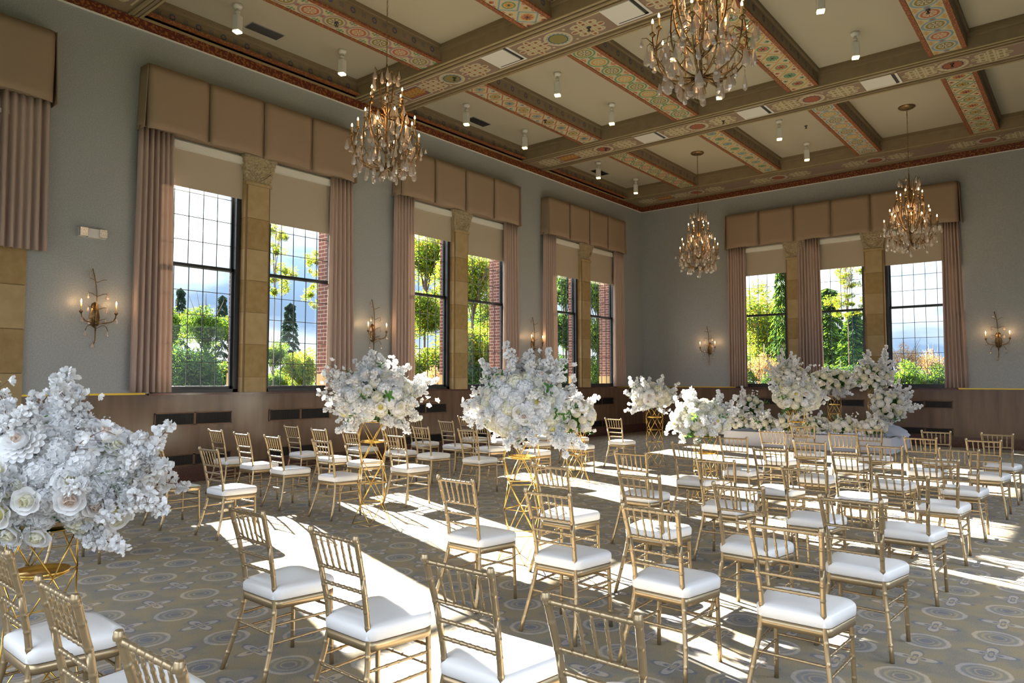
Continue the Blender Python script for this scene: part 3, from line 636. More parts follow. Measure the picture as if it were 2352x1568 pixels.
    b.build('inner_twigs', o); rr.shuffle(hang)
    for e in hang[98:160]: link('crystal_bead', DROP[3], o, tuple(e-Vector((0, 0, .02))), None, .9)
    for e in hang[:98]: link('crystal_drop', DROP[rr.randrange(3)], o, tuple(e-Vector((0, 0, .025))), (0, 0, rr.uniform(0, 3)), 1.35)
    lamp('chandelier_light', (0, 0, Z+.85), 16, .25, o)
    return o
ch0 = make_chandelier('crystal and bronze branch chandelier hanging before the first left-wall window', -7.9, 6.7, .15)
ch1 = make_chandelier('farthest left crystal chandelier, hanging near the room corner', -7.93, 17.25, 0, True)
def copy_lit(src, loc, label, rz=0):
    c = src.copy(); COL.objects.link(c); c.location = loc; c['label'] = label; c.rotation_euler = (0, 0, rz)
    for ch in [k for k in bpy.data.objects if k.parent == src]:
        d = ch.copy(); COL.objects.link(d); d.parent = c
        for g in kids(ch): e = g.copy(); COL.objects.link(e); e.parent = d
    return c
copy_lit(ch0, (-3.03, 6.7, CZ), 'largest crystal chandelier, cut off by the top picture edge', .7)
copy_lit(ch1, (-3.04, 17.2, CZ), 'right-hand crystal chandelier hanging before the end-wall valance', 2.1)
def make_sconce(label, T, rz, loc):
    o = thing('wall_sconce', label, 'sconce', loc, rz, 'candle sconces with crystals')   # local: +y is into the room, x along the wall
    b = MB(); prof = [(-.0, .30), (.045, .27), (.055, .18), (.075, .08), (.06, -.04), (0, -.08)]
    for s in (1,):
        pts = [(r_, z_) for r_, z_ in prof]+[(-r_, z_) for r_, z_ in prof[::-1]][1:-1]
        k = len(pts); v0 = len(b.v); b.v += [(x, .0, z+.35) for x, z in pts]+[(x*.75, .03, (z-.1)*.85+.1+.35) for x, z in pts]; mi = b.mi('bronze')
        b.f.append(tuple(v0+k+i for i in range(k))); b.m.append(mi); b.sm.append(True)
        for i in range(k): j = (i+1) % k; b.f.append((v0+i, v0+j, v0+k+j, v0+k+i)); b.m.append(mi); b.sm.append(True)
    b.build('back_plate', o)
    b = MB(); S_ = bez((0, .05, .22), (.01, .08, .5), (-.03, .08, .8), (.06, .05, 1.13), 10); b.tube(S_, [.011]*5+[.008]*6, 'bronze', 6); b.tube([(0, .05, .3), (.0, .05, .1), (.02, .05, .02)], .008, 'bronze', 6); hang = [(.03, .05, .05)]
    for z, L in ((.93, .09), (.72, .10), (.52, .10), (.35, .09)):
        for s in (-1, 1): q = bez((0, .07, z), (s*.04, .09, z+.02), (s*.08, .1, z+.06), (s*L*1.25, .11, z+.045), 4); b.tube(q, .005, 'bronze', 5); hang.append(tuple(q[-1]))
    hang = hang[:1]+hang[3:]+[(.075, .05, 1.08), (-.15, .10, .22), (.15, .1, .22)]
    for s in (-1, 1): b.tube(bez((0, .05, .25), (s*.05, .1, .3), (s*.13, .1, .35), (s*.15, .1, .22), 5), .005, 'bronze', 5)
    b.build('stem', o)
    for s in (-1, 1):
        b = MB(); q = bez((0, .05, .30), (s*.05, .16, .38), (s*.22, .17, .28), (s*.235, .16, .47), 8); b.tube(q, .009, 'bronze', 6); b.tube([q[5], q[5]+Vector((s*.06, .02, .06))], .005, 'bronze', 5); hang.append(tuple(q[5]+Vector((s*.06, .02, .06)))); b.build('arm', o)
        c = link('candle', CAND, o, (s*.235, .16, .48)); c.scale = (.8, .8, 1.1); link('bulb', BULB, c, (0, 0, .115)); lamp('candle_light', (s*.235, .17, .64), 2.2, .015, o)
    for e in hang: link('crystal_drop', DROP[3], o, e, (0, 0, rnd(0, 3)))
    return o
sc0 = make_sconce('two-candle crystal sconce at far left, beside the short curtain', None, -pi/2, (WX, 4.12, 2.12))
copy_lit(sc0, (WX, 9.28, 2.12), 'two-candle crystal sconce between the first and middle left-wall windows', -pi/2)
copy_lit(sc0, (WX, 14.55, 2.12), 'two-candle crystal sconce between the middle and farthest left-wall windows', -pi/2)
copy_lit(sc0, (-9.04, FY, 2.12), 'two-candle crystal sconce between the room corner and the end-wall window', pi)
copy_lit(sc0, (-1.82, FY, 2.12), 'two-candle crystal sconce at far right of the end wall', pi)
# ------------------------------------------------------------------ chairs
def bamboo(b, p0, p1, r, m, knots, n=8, big=1.32, path=None):
    P = [Vector(p) for p in (path or (p0, p1))]; L = [0]
    for i in range(1, len(P)): L.append(L[-1]+(P[i]-P[i-1]).length)
    tot = L[-1]; ev = [(0, 1), (tot, 1)]
    for k in knots:
        c = k*tot
        for d, q in ((-.014, 1), (-.0070, 1), (-.0042, big), (.0042, big), (.0070, 1), (.014, 1)): ev.append((min(max(c+d, 0), tot), q))
    for l_ in L[1:-1]: ev.append((l_, 1))
    ev.sort(); pts = []; rad = []
    for s_, q in ev:
        i = max(j for j in range(len(L)) if L[j] <= s_+1e-9); i = min(i, len(P)-2); t = (s_-L[i])/(L[i+1]-L[i]); pts.append(P[i].lerp(P[i+1], t)); rad.append(r*q)
    # smoothly spaced duplicates are harmless
    o_p, o_r = [pts[0]], [rad[0]]
    for p, q in zip(pts[1:], rad[1:]):
        if (p-o_p[-1]).length > 4e-4: o_p.append(p); o_r.append(q)
    b.tube(o_p, o_r, m, n)
def seat_outline(yb, yf, wb, wf, k=7, rc=.06):
    pts = []
    for (cx, cy, a0) in ((wf-rc, yf-rc, 0), (-(wf-rc), yf-rc, 90), (-(wb-rc*.6), yb+rc*.6, 180), (wb-rc*.6, yb+rc*.6, 270)):
        rr_ = rc if a0 < 180 else rc*.6
        for i in range(k): a = R(a0+90*i/(k-1)); pts.append((cx+rr_*cos(a), cy+rr_*sin(a)))
    return pts
def make_chair(label, cushion=True):
    o = thing('chiavari_chair', label, 'chair', (0, 0, 0), 0, 'gold ceremony chairs in rows'); G = 'gold_paint'
    for s in (-1, 1):
        path = [Vector(p) for p in ((s*.212, -.020, 0), (s*.190, .030, .16), (s*.165, .068, .32), (s*.150, .084, .44), (s*.151, .070, .56), (s*.160, .040, .72), (s*.174, -.012, .915))]
        b = MB(); bamboo(b, None, None, .0135, G, [.10, .20, .30, .40, .54, .62, .70, .80, .90, .975], 10, 1.09, path); b.lathe([(.0140, .900), (.0155, .906), (.0155, .914), (.0138, .917), (.0138, .924), (.010, .929), (0, .930)], G, (s*.174, -.014, 0), 10); b.build('leg', o)
        b = MB(); bamboo(b, (s*.200, .425, 0), (s*.190, .418, .42), .0125, G, [.24, .5, .75, .95], 10, 1.10); b.build('leg', o)
    b = MB(); bamboo(b, (-.172, -.008, .897), (.172, -.008, .897), .0105, G, [.08, .22, .36, .5, .64, .78, .92], 8, 1.16); b.build('top_rail', o)
    for z, y, xx in ((.735, .036, .160), (.655, .052, .156), (.580, .066, .151)):
        b = MB(); bamboo(b, (-xx, y, z), (xx, y, z), .0085, G, [.08, .22, .36, .5, .64, .78, .92], 8, 1.20); b.build('back_rail', o)
    for k in range(5):
        x = (k-2)*.054; b = MB(); bamboo(b, (x, -.008, .893), (x*.93, .035, .738), .0058, G, [.25, .5, .75], 8, 1.22); b.build('spindle', o)
    st = [((-.168, .062, .30), (-.193, .42, .30)), ((-.183, .04, .21), (-.195, .42, .21)), ((.168, .062, .30), (.193, .42, .30)), ((.183, .04, .21), (.195, .42, .21)), ((-.174, .052, .26), (.174, .052, .26)), ((-.193, .42, .33), (.193, .42, .33)), ((-.195, .42, .24), (.195, .42, .24))]
    for p, q in st: b = MB(); bamboo(b, p, q, .0075, G, [.12, .31, .5, .69, .88], 8, 1.22); b.build('stretcher', o)
    b = MB(); ol = seat_outline(.066, .456, .184, .222, 7, .085); b.prism(ol, .386, .428, G, True); b.build('seat_frame', o)
    if cushion:
        b = MB(); prof = [(.97, .428), (1.01, .434), (1.02, .465), (1.01, .482), (.965, .493), (.8, .500), (.45, .504)]; cx, cy = 0, .262; n_ = len(ol); v0 = len(b.v); mi = b.mi('cushion_vinyl')
        for s_, z in prof: b.v += [(cx+(x-cx)*s_, cy+(y-cy)*s_, z) for x, y in ol]
        for i in range(len(prof)-1):
            for j in range(n_): b.f.append((v0+i*n_+j, v0+i*n_+(j+1) % n_, v0+(i+1)*n_+(j+1) % n_, v0+(i+1)*n_+j)); b.m.append(mi); b.sm.append(True)
        b.f.append(tuple(v0+(len(prof)-1)*n_+j for j in range(n_))); b.m.append(mi); b.sm.append(True); b.f.append(tuple(v0+j for j in range(n_))[::-1]); b.m.append(mi); b.sm.append(False)
        b.build('seat_cushion', o)
        for s in (-1, 1): b = MB(); b.lathe([(.0165, -.011), (.0172, -.009), (.0172, .009), (.0165, .011)], 'strap_white', (s*.150, .083, .447), 12); b.box(s*.150-.006, s*.150+.006, .09, .12, .438, .456, 'strap_white'); b.build('tie_strap', o)
    else:
        b = MB(); b.prism(seat_outline(.078, .444, .170, .208, 7, .08), .428, .434, 'bare_seat', True); b.build('seat_board', o)
    return o
ORD = ['first', 'second', 'third', 'fourth', 'fifth', 'sixth', 'seventh', 'eighth', 'ninth']
RIGHT = {0: [(-3.59, 11.47), (-2.64, 11.43), (-1.79, 11.48), (-1.08, 11.47)], 1: [(-3.59, 10.13), (-2.67, 10.18), (-1.75, 10.12), (-1.10, 10.2)], 2: [(-3.56, 8.67), (-2.62, 8.61), (-1.84, 8.64), (-1.15, 8.65)],
         3: [(-3.64, 7.53), (-2.66, 7.44), (-1.88, 7.44), (-1.17, 7.45)], 4: [(-3.60, 6.21), (-2.68, 6.12), (-1.88, 6.02), (-1.17, 6.01)], 5: [(-3.59, 4.87), (-2.72, 4.82), (-1.92, 4.75), (-1.19, 4.66)],
         6: [(-3.63, 3.77), (-2.75, 3.70), (-1.97, 3.61), (-1.22, 3.59)], 7: [(-3.67, 2.15), (-2.79, 2.08), (-1.96, 2.05), (-1.27, 1.94)], 8: [(-3.69, 1.0), (-2.80, .94), (-1.98, .89)]}
LEFT = {0: [(-7.0, 11.46), (-8.05, 11.5), (-8.78, 11.5), (-9.7, 11.5)], 1: [(-7.08, 10.2), (-8.05, 10.2), (-8.85, 10.2), (-9.6, 10.2)], 2: [(-7.08, 8.9), (-8.05, 8.9), (-8.81, 8.88), (-9.64, 8.9)],
        3: [(-7.05, 7.55), (-8.02, 7.54), (-8.74, 7.52), (-9.67, 7.5)], 4: [(-7.09, 6.22), (-8.04, 6.23), (-8.79, 6.25), (-9.70, 6.39)], 5: [(-7.14, 5.12), (-8.16, 5.10), (-8.91, 5.11), (-9.75, 5.19)],
        6: [(-7.19, 3.76), (-8.13, 3.62), (-8.95, 3.58)], 7: [(-7.12, 2.2)]}
made = None
for side, D in (('right', RIGHT), ('left', LEFT)):
    for rw, L_ in D.items():
        for ci, (x, y) in enumerate(L_):
            lb = 'gold chair with white cushion, %s block, %s row from stage, %s seat from aisle' % (side, ORD[rw], ORD[ci])
            rz = rnd(-.035, .035)
            if side == 'left' and rw == 6 and ci == 1:
                k = make_chair('gold chair with bare green-grey seat and no cushion, left block, behind the front bouquet', False); k.location = (x, y, 0); continue
            if made is None: made = make_chair(lb); made.location = (x, y, 0); made.rotation_euler = (0, 0, rz); mt = tree_of(made)
            else: copy_tree(made, mt, (x, y, 0), rz, lb)
# ------------------------------------------------------------------ gold wire stands
def make_stand(label, x, y, tall, rz=.0, z0=0):
    n_ = 5 if tall else 4; h = .23 if tall else .22; o = thing('flower_stand', label, 'stand', (x, y, z0), rz, 'gold wire flower stands')
    def lv(k):
        r_ = .220 if k == 0 else .165; off = pi/4 if k % 2 == 0 else 0; return [Vector((r_*cos(off+i*pi/2), r_*sin(off+i*pi/2), k*h)) for i in range(4)]
    b = MB()
    for k in range(n_+1):
        P = lv(k)
        for i in range(4): b.tube([P[i], P[(i+1) % 4]], .004, 'gold_wire', 6)
        if k < n_:
            Q = lv(k+1)
            for i in range(4):
                for q in Q:
                    d = (q-P[i]).length; 
                    if Vector((q.x-P[i].x, q.y-P[i].y)).length < .20: b.tube([P[i], q], .004, 'gold_wire', 6)
    b.build('wire_frame', o)
    b = MB(); b.lathe([(0, 0), (.12, 0), (.13, .018), (.126, .018), (.117, .004), (0, .004)], 'gold_wire', (0, 0, (n_-1)*h), 20); b.build('tray', o)
    b = MB(); b.lathe([(0, 0), (.135, 0), (.135, .006), (0, .006)], 'gold_wire', (0, 0, n_*h), 20); b.build('top_plate', o)
    return o
STD = [(-4.14, 1.30, 0, 'low gold wire stand under the big bouquet at far left'), (-6.47, 5.33, 1, 'tall gold wire stand left of the aisle, nearer one'), (-4.11, 5.13, 1, 'tall gold wire stand under the central bouquet'), (-6.47, 9.45, 0, 'low gold wire stand half hidden behind the central bouquet'), (-6.56, 12.22, 1, 'tall gold wire stand by the lone aisle chair'), (-4.06, 8.96, 0, 'low gold wire stand right of the aisle'), (-3.95, 12.34, 1, 'tall gold wire stand in front of the altar flowers')]
for x, y, t_, lb in STD: make_stand(lb, x, y, t_, 0.0)
# ------------------------------------------------------------------ flowers
fr = random.Random(11)
def petal(b, base, d, n_, L, W, m, cup=.35, k=3):
    d = d.normalized(); n_ = (n_-d*n_.dot(d)).normalized(); s_ = d.cross(n_); rows = []; cols = (-.5, 0, .5) if k < 3 else (-.5, -.3, 0, .3, .5)
    for i in range(k+1):
        t = i/k; w_ = W*(.25+.75*sin(min(1, t*1.15)*pi*.62)) if i < k else W*(.55 if k < 3 else .80); row = []
        for q in cols:
            tt = t*(1-(.10 if k > 2 else 0)*(2*q)**2*t); row.append(base+d*L*tt+n_*(L*cup*t*t)+s_*w_*q+n_*W*(.10*(2*q)**2*2-.05*(1 if i else 0)))
        rows.append(row)
    b.grid(rows, m)
def rvec(g=fr):
    while True:
        v = Vector((g.uniform(-1, 1), g.uniform(-1, 1), g.uniform(-1, 1)))
        if .1 < v.length < 1: return v.normalized()
def pompon(b, c, r, m, k=20):
    for i in range(k):
        d = rvec(); t = rvec(); dd = (d+t*.6).normalized(); petal(b, c+d*r*.35, dd, d.cross(t)+d*.3, r*.85, r*.95, m, fr.uniform(-.3, .5), 2)
def rose_mesh(inner, outer, n_layers=4):
    b = MB()
    for L in range(n_layers):
        k = 3+L; r_ = .004+.008*L; tilt = .05+.20*L; mm = inner if L < 2 else outer
        for i in range(k):
            a = 2*pi*i/k+L*.7; rad = Vector((cos(a), sin(a), 0)); d = (Vector((0, 0, 1))*cos(tilt)+rad*sin(tilt)); petal(b, rad*r_+Vector((0, 0, -.01*L*.4)), d, -rad+Vector((0, 0, .4)), .039, .040+.007*L, mm, .10-.14*max(0, L-1), 4)
    b.lathe([(0, -.03), (.02, -.02), (.026, 0), (.016, .02), (0, .028)], inner, n=8)
    return b.mesh('rose')
def peony_mesh():
    b = MB()
    for L in range(7):
        k = 4+2*L; r_ = .003+.008*L; tilt = .02+.19*L
        for i in range(k):
            a = 2*pi*i/k+L*.9; rad = Vector((cos(a), sin(a), 0)); d = (Vector((0, 0, 1))*cos(tilt)+rad*sin(tilt)); petal(b, rad*r_-Vector((0, 0, .004*L)), d, -rad+Vector((0, 0, .3)), .046, .036, 'petal_blush' if L < 2 else 'petal_white', .14-.07*L, 3)
    b.lathe([(0, -.03), (.03, -.02), (.04, .005), (.022, .022), (0, .026)], 'petal_white', n=8)
    return b.mesh('peony')
def hydrangea_mesh(m, m2):
    b = MB()
    for i in range(46):
        ph = math.acos(1-1.75*(i+.5)/46); a = i*2.39996; d = Vector((sin(ph)*cos(a), sin(ph)*sin(a), cos(ph)*.85)); c = d*.072; t = d.orthogonal().normalized(); t2 = d.cross(t); r0 = fr.uniform(0, 1.5)
        for q in range(4):
            an = r0+q*pi/2; e = (t*cos(an)+t2*sin(an)+d*.25).normalized(); petal(b, c, e, d, .036, .040, m if fr.random() < .8 else m2, -.15, 2)
    b.lathe([(0, -.055), (.04, -.035), (.062, .01), (.045, .05), (0, .062)], m2, n=10)
    return b.mesh('hydrangea')
def branch_mesh(L, seed, dens=11):           # along +Z, drooping a little to +X
    g = random.Random(seed); b = MB(); P = [Vector((.25*L*(t/8)**2*1.0+.015*sin(t*1.7+seed), .02*sin(t+seed), L*(t/8)*.97)) for t in range(9)]; b.tube(P, [.004]*5+[.0025]*4, 'twig', 5)
    for i in range(dens):
        t = .25+.75*i/(dens-1); k = min(int(t*8), 7); p = P[k].lerp(P[k+1], t*8-k) if k < 8 else P[8]; off = Vector((g.uniform(-1, 1), g.uniform(-1, 1), g.uniform(-.4, .4)))*.038*(1.25-t*.5); b.tube([p-Vector((0, 0, .02)), p+off], .0015, 'twig', 4); pompon(b, p+off, .040*(1.15-.35*t), 'petal_white' if g.random() < .75 else 'petal_soft', 20)
    return b.mesh('blossom_branch')
def magnolia_mesh(seed):
    g = random.Random(seed); b = MB(); P = [Vector((.12*(t/6)**2, .02*sin(t*1.3), .42*t/6)) for t in range(7)]; b.tube(P, [.004]*4+[.0025]*3, 'twig', 5)
    for i in range(6):
        p = P[2+min(i, 4)]; e = p+Vector((g.uniform(-.08, .08), g.uniform(-.08, .08), g.uniform(.0, .05))); b.tube([p, e], .002, 'twig', 4); ax = rvec(g); t = ax.orthogonal().normalized(); t2 = ax.cross(t)
        for q in range(5): an = q*2*pi/5; petal(b, e, (t*cos(an)+t2*sin(an)+ax*.55), ax, .055, .036, 'petal_white', .15, 3)
        b.lathe([(0, -.006), (.006, 0), (0, .008)], 'petal_yellow', tuple(e), 6)
    return b.mesh('magnolia_branch')
def leafspray_mesh(m, L=.25, k=9, lw=.035, ll=.075):
    b = MB(); P = [Vector((.10*(t/5)**2, 0, L*t/5)) for t in range(6)]; b.tube(P, .0022, 'stem_green' if m == 'leaf_green' else 'petal_cream', 5)
    for i in range(k): t = .2+.8*i/(k-1); j = min(int(t*5), 4); p = P[j].lerp(P[j+1], t*5-j); a = i*2.4; d = Vector((cos(a), sin(a), .6)); petal(b, p, d, Vector((0, 0, 1)), ll, lw, m, -.15, 4)
    return b.mesh('leaf_spray')
def eucalyptus_mesh():                           # flat hanging spray of round pale leaves, in its own XZ plane
    b = MB(); P = [Vector((.05*sin(t*.8), .01*t, .30*t/6)) for t in range(7)]; b.tube(P, .0022, 'petal_cream', 5)
    for i in range(9): p = P[1+i*5//8]; sg = 1 if i % 2 else -1; petal(b, p, Vector((sg*.9, .15*sin(i*3), .55)), Vector((.2*sin(i*5), 1, .3)), .085, .058, 'pale_leaf', .05, 5)
    return b.mesh('pale_leaf_spray')
def gyp_mesh():
    b = MB(); g = random.Random(3)
    for i in range(40): d = rvec(g)*g.uniform(.04, .11); d.z = abs(d.z); b.lathe([(0, -.004), (.005, 0), (0, .004)], 'petal_soft', tuple(d), 5); 
    for i in range(10): d = rvec(g)*.10; d.z = abs(d.z); b.tube([(0, 0, -.03), d], .001, 'stem_green', 3)
    return b.mesh('filler_spray')
def core_mesh():
    b = MB(); g = random.Random(9)
    for i in range(260): d = rvec(g); petal(b, d*g.uniform(.55, .85), (d+rvec(g)*.9), d, .26, .13, 'leaf_green', .1, 2)
    b.lathe([(0, -.62), (.4, -.5), (.62, -.1), (.6, .2), (.38, .5), (0, .62)], 'leaf_green', n=12); return b.mesh('greenery')
ROSES = [rose_mesh('petal_yellow', 'petal_white'), rose_mesh('petal_cream', 'petal_white'), rose_mesh('petal_blush', 'petal_white'), rose_mesh('petal_cream', 'petal_soft')]
PEO = peony_mesh(); HYD = [hydrangea_mesh('petal_white', 'petal_soft'), hydrangea_mesh('petal_cream', 'petal_white'), hydrangea_mesh('petal_soft', 'petal_white')]
BR = [branch_mesh(.42, 1, 12), branch_mesh(.34, 2, 10), branch_mesh(.50, 3, 14), branch_mesh(.28, 4, 9)]; BRL = [.42, .34, .50, .28]
MAG = [magnolia_mesh(1), magnolia_mesh(2)]; LS = leafspray_mesh('leaf_green'); PL = eucalyptus_mesh(); GYP = gyp_mesh(); CORE = core_mesh()
R_, U_, F_ = rt, Vector((0, 0, 1)), Vector((-rt.y, rt.x, 0))     # world axes used to lay a bouquet out: right, up, away
def quat(d, roll=None):
    q = d.to_track_quat('Z', 'X'); return (q @ Vector((0, 0, 1)).rotation_difference(Vector((0, 0, 1)))) if roll is None else q @ Matrix.Rotation(roll, 3, 'Z').to_quaternion()
def arrangement(name, label, cat, c, a, bz, dp, nh, nr, np_, nb, arms, warm=.4, seed=0, grp='white bouquets on gold stands', pale=None, scale=1.0, low=-.75):
    g = random.Random(seed); c = Vector(c); o = thing(name, label, cat, tuple(c), 0, grp)
    def surf(f=1.0, lo=low):
        while True:
            v = rvec(g)
            if v.z > lo: return v, R_*v.x*a*f+U_*v.z*bz*f+F_*v.y*dp*f
    k = link('greenery', CORE, o); k.scale = (max(a, dp)*.92, max(a, dp)*.80 if abs(a-dp) < .12 else dp*.9, bz*.95); k.rotation_euler = (0, 0, math.atan2(R_.y, R_.x))
    def nrm(p): return Vector((p.dot(R_)/a**2, p.dot(F_)/dp**2, p.z/bz**2)) and (R_*(p.dot(R_)/a**2)+F_*(p.dot(F_)/dp**2)+U_*(p.z/bz**2)).normalized()
    for i in range(nh):                       # even cover by spiral
        ph = math.acos(1-(1-low)*(i+.5)/nh); an = i*2.39996+seed; v = Vector((sin(ph)*cos(an), sin(ph)*sin(an), cos(ph))); p = R_*v.x*a*.84+F_*v.y*dp*.84+U_*v.z*bz*.84
        link('hydrangea', HYD[1] if g.random() < warm else HYD[0 if g.random() < .7 else 2], o, p, quat(nrm(p), g.uniform(0, 6)), g.uniform(.78, 1.12)*scale)
    for i in range(nr):
        v, p = surf(.99); link('rose', ROSES[g.choice((0, 1, 1, 2, 3)) if g.random() < warm+.3 else 1], o, p, quat((nrm(p)+rvec(g)*.25), g.uniform(0, 6)), g.uniform(.9, 1.2)*scale)
    for i in range(np_):
        v, p = surf(1.0, -.4)
        if p.dot(F_) > 0: p = p-F_*2*p.dot(F_)
        link('peony', PEO, o, p, quat(nrm(p), g.uniform(0, 6)), g.uniform(.9, 1.2)*scale)
    for i in range(nb):
        v, p = surf(.78); q = g.random(); d = (nrm(p)+rvec(g)*.45).normalized()
        if q < .58: link('blossom_branch', BR[3] if g.random() < .6 else BR[1], o, p, quat(d, g.uniform(0, 6)), g.uniform(.6, .95)*scale)
        elif q < .68: link('magnolia_branch', MAG[g.randrange(2)], o, p, quat(d, g.uniform(0, 6)), g.uniform(.5, .8)*scale)
        elif q < .88: link('leaf_spray', LS, o, p*1.0, quat(d, g.uniform(0, 6)), g.uniform(.5, .85)*scale)
        else: link('filler_spray', GYP, o, p*1.18, quat(d, g.uniform(0, 6)), 1.1*scale)
    for (ex, ez, ey) in arms:                 # long branches reaching to (right, up, away) from the centre
        e = R_*ex+U_*ez+F_*ey; s_ = R_*ex*.30+U_*ez*.30+F_*ey*.3; need = (e-s_).length
        for q in range(3 if need > .3 else 2):
            j = Vector(rvec(g))*.035; kk = min(range(3), key=lambda t: abs(BRL[t]-need)); d = (e+j-s_).normalized(); link('blossom_branch', BR[kk], o, s_+j, quat(d, g.uniform(0, 6) if q else 0), need/BRL[kk]*(1 if q == 0 else g.uniform(.62, .85)))
    if pale:
        for (ex, ez) in pale:
            s_ = R_*ex+U_*ez-F_*.3; link('pale_leaf_spray', PL, o, s_, (Matrix((R_, -F_, -U_)).transposed() @ Matrix.Rotation(g.uniform(-.5, .5), 3, 'Y')).to_quaternion(), 1.0)
    return o
def bq(px, py, ppm):                           # helper numbers were measured once: depth 1635/ppm along the view
    d = 1635.18/ppm; X = (px-1176)/ppm; Z = 1.63+(869-py)/ppm; return (-.6361*d+.7716*X, .7716*d+.6361*X, Z)
def bloom(o, c, ppm, L, a, bz, dp):             # roses and peonies the photo shows clearly, set on the near side of the bouquet
    for kind, px, py, s_ in L:
        x, z = (px-c[0])/ppm, (c[1]-py)/ppm; y = -dp*math.sqrt(max(0, 1-min(1, (x/a)**2+(z/bz)**2)))*1.02-.03; p = R_*x+F_*y+U_*z; n = (R_*x/a+F_*(y/dp-.5)+U_*(z/bz+.15)).normalized()
        link('peony' if kind == 'p' else 'rose', PEO if kind == 'p' else ROSES[kind], o, p, quat(n, x*9), s_)
def arms(px, py, ppm, L): return [((x-px)/ppm, (py-y)/ppm, dy) for x, y, dy in L]
C1 = bq(150, 1085, 456)
arrangement('bouquet', 'huge white bouquet filling the lower left of the picture', 'bouquet', C1, .38, .27, .36, 66, 30, 5, 66,
            arms(150, 1085, 456, [(55, 885, 0), (140, 868, .05), (235, 935, -.05), (180, 925, 0), (410, 1005, -.05), (350, 1020, 0), (395, 1095, -.05), (345, 1130, .1), (285, 1290, -.12), (240, 1240, 0), (-60, 950, 0), (-80, 1080, 0), (20, 950, -.1), (-30, 1180, -.05)]), .22, 3, pale=[(-.30, -.16), (-.24, -.20), (-.17, -.26), (-.34, -.22)], low=-.85)
bloom([q for q in bpy.data.objects if q.name == 'bouquet'][0], (150, 1085), 456, [('p', 152, 996, 1.05), ('p', 68, 1166, 1.2), (0, 130, 1052, 1.15), (0, 132, 1092, 1.2), (0, 133, 1138, 1.3), (1, 125, 1188, 1.2), (1, 172, 1196, 1.15), (2, 262, 1116, 1.2), (1, 196, 1112, 1.1), (1, 20, 1150, 1.2), (1, 285, 1180, 1.1)], .40, .29, .38)
C2 = bq(866, 908, 203)
arrangement('bouquet', 'white bouquet on the tall stand left of the aisle', 'bouquet', C2, .44, .30, .40, 62, 34, 4, 66, arms(866, 908, 203, [(832, 808, 0), (850, 825, .05), (935, 848, 0), (1002, 882, 0), (972, 900, .1), (745, 885, 0), (738, 935, .05), (762, 960, 0), (905, 990, -.1), (800, 990, -.1), (760, 860, 0)]), .5, 5)
C3 = bq(1202, 924, 252)
arrangement('bouquet', 'large central white bouquet on the tall stand right of the aisle', 'bouquet', C3, .39, .33, .38, 74, 28, 5, 80, arms(1202, 924, 262, [(1085, 832, 0), (1105, 850, .05), (1178, 806, 0), (1150, 838, -.1), (1242, 828, 0), (1225, 845, .1), (1292, 862, -.05), (1296, 905, .0), (1338, 1036, -.05), (1300, 1010, 0), (1270, 990, -.1), (1096, 1000, 0), (1105, 930, 0), (1175, 1015, -.1)]), .35, 7)
C4 = bq(1312, 952, 145)
arrangement('bouquet', 'white bouquet mostly hidden behind the central one', 'bouquet', C4, .36, .30, .34, 34, 20, 1, 26, arms(1312, 952, 145, [(1378, 928, 0), (1362, 940, 0), (1350, 1000, 0), (1340, 905, 0)]), .6, 9)
C5 = bq(1495, 908, 121)
arrangement('bouquet', 'round white bouquet on the tall stand by the lone aisle chair', 'bouquet', C5, .38, .25, .36, 40, 26, 2, 22, arms(1495, 908, 121, [(1438, 945, 0), (1448, 935, 0), (1560, 890, 0), (1560, 912, 0), (1445, 880, 0), (1528, 868, 0), (1460, 872, 0)]), .6, 11)
C6 = bq(1608, 958, 171)
arrangement('bouquet', 'cream and white bouquet on the low stand right of the aisle', 'bouquet', C6, .38, .24, .36, 44, 30, 3, 24, arms(1608, 958, 171, [(1578, 900, 0), (1590, 912, 0), (1655, 905, 0), (1662, 915, 0), (1688, 925, 0), (1535, 985, 0), (1545, 930, 0), (1602, 1010, -.1), (1672, 990, 0)]), .75, 13)
C7 = bq(1830, 908, 136)
arrangement('bouquet', 'cream bouquet on the tall stand in front of the altar', 'bouquet', C7, .38, .25, .36, 44, 30, 2, 20, arms(1830, 908, 136, [(1868, 872, 0), (1880, 885, 0), (1765, 895, 0), (1775, 905, 0), (1886, 940, 0), (1880, 925, 0), (1790, 935, 0)]), .85, 15)
# altar on the far stage
o = thing('stage', 'low stage draped in white cloth before the end-wall window', 'stage', (-5.5, 18.4, 0))
b = MB(); b.box(-1.86, 1.86, -.92, .88, 0, .34, 'linen'); b.build('platform', o)
b = MB(); rows = []
P_ = []
for i in range(121):
    t = i/120*4; e = int(min(t, 3.999)); f = t-e; c_ = [(-1.9, .92), (-1.9, -.95), (1.9, -.95), (1.9, .92), (-1.9, .92)]; P_.append((c_[e][0]*(1-f)+c_[e+1][0]*f, c_[e][1]*(1-f)+c_[e+1][1]*f))
for z, k in ((.352, .97), (.352, 1), (.34, 1.004), (.18, 1.012), (.005, 1.02)):
    rows.append([(x*k+(.02*sin(i*1.9)+.012*sin(i*.7))*(1-z/.352)*(1 if abs(x) > 1.89 else .2), y*k+(.022*sin(i*1.9)+.012*sin(i*.73))*(1-z/.352)*(1 if abs(y) > .9 else .2), z) for i, (x, y) in enumerate(P_)])
b.grid(rows, 'linen'); b.face([(-1.9, -.95, .352), (1.9, -.95, .352), (1.9, .92, .352), (-1.9, .92, .352)], 'linen'); b.build('cloth_cover', o)
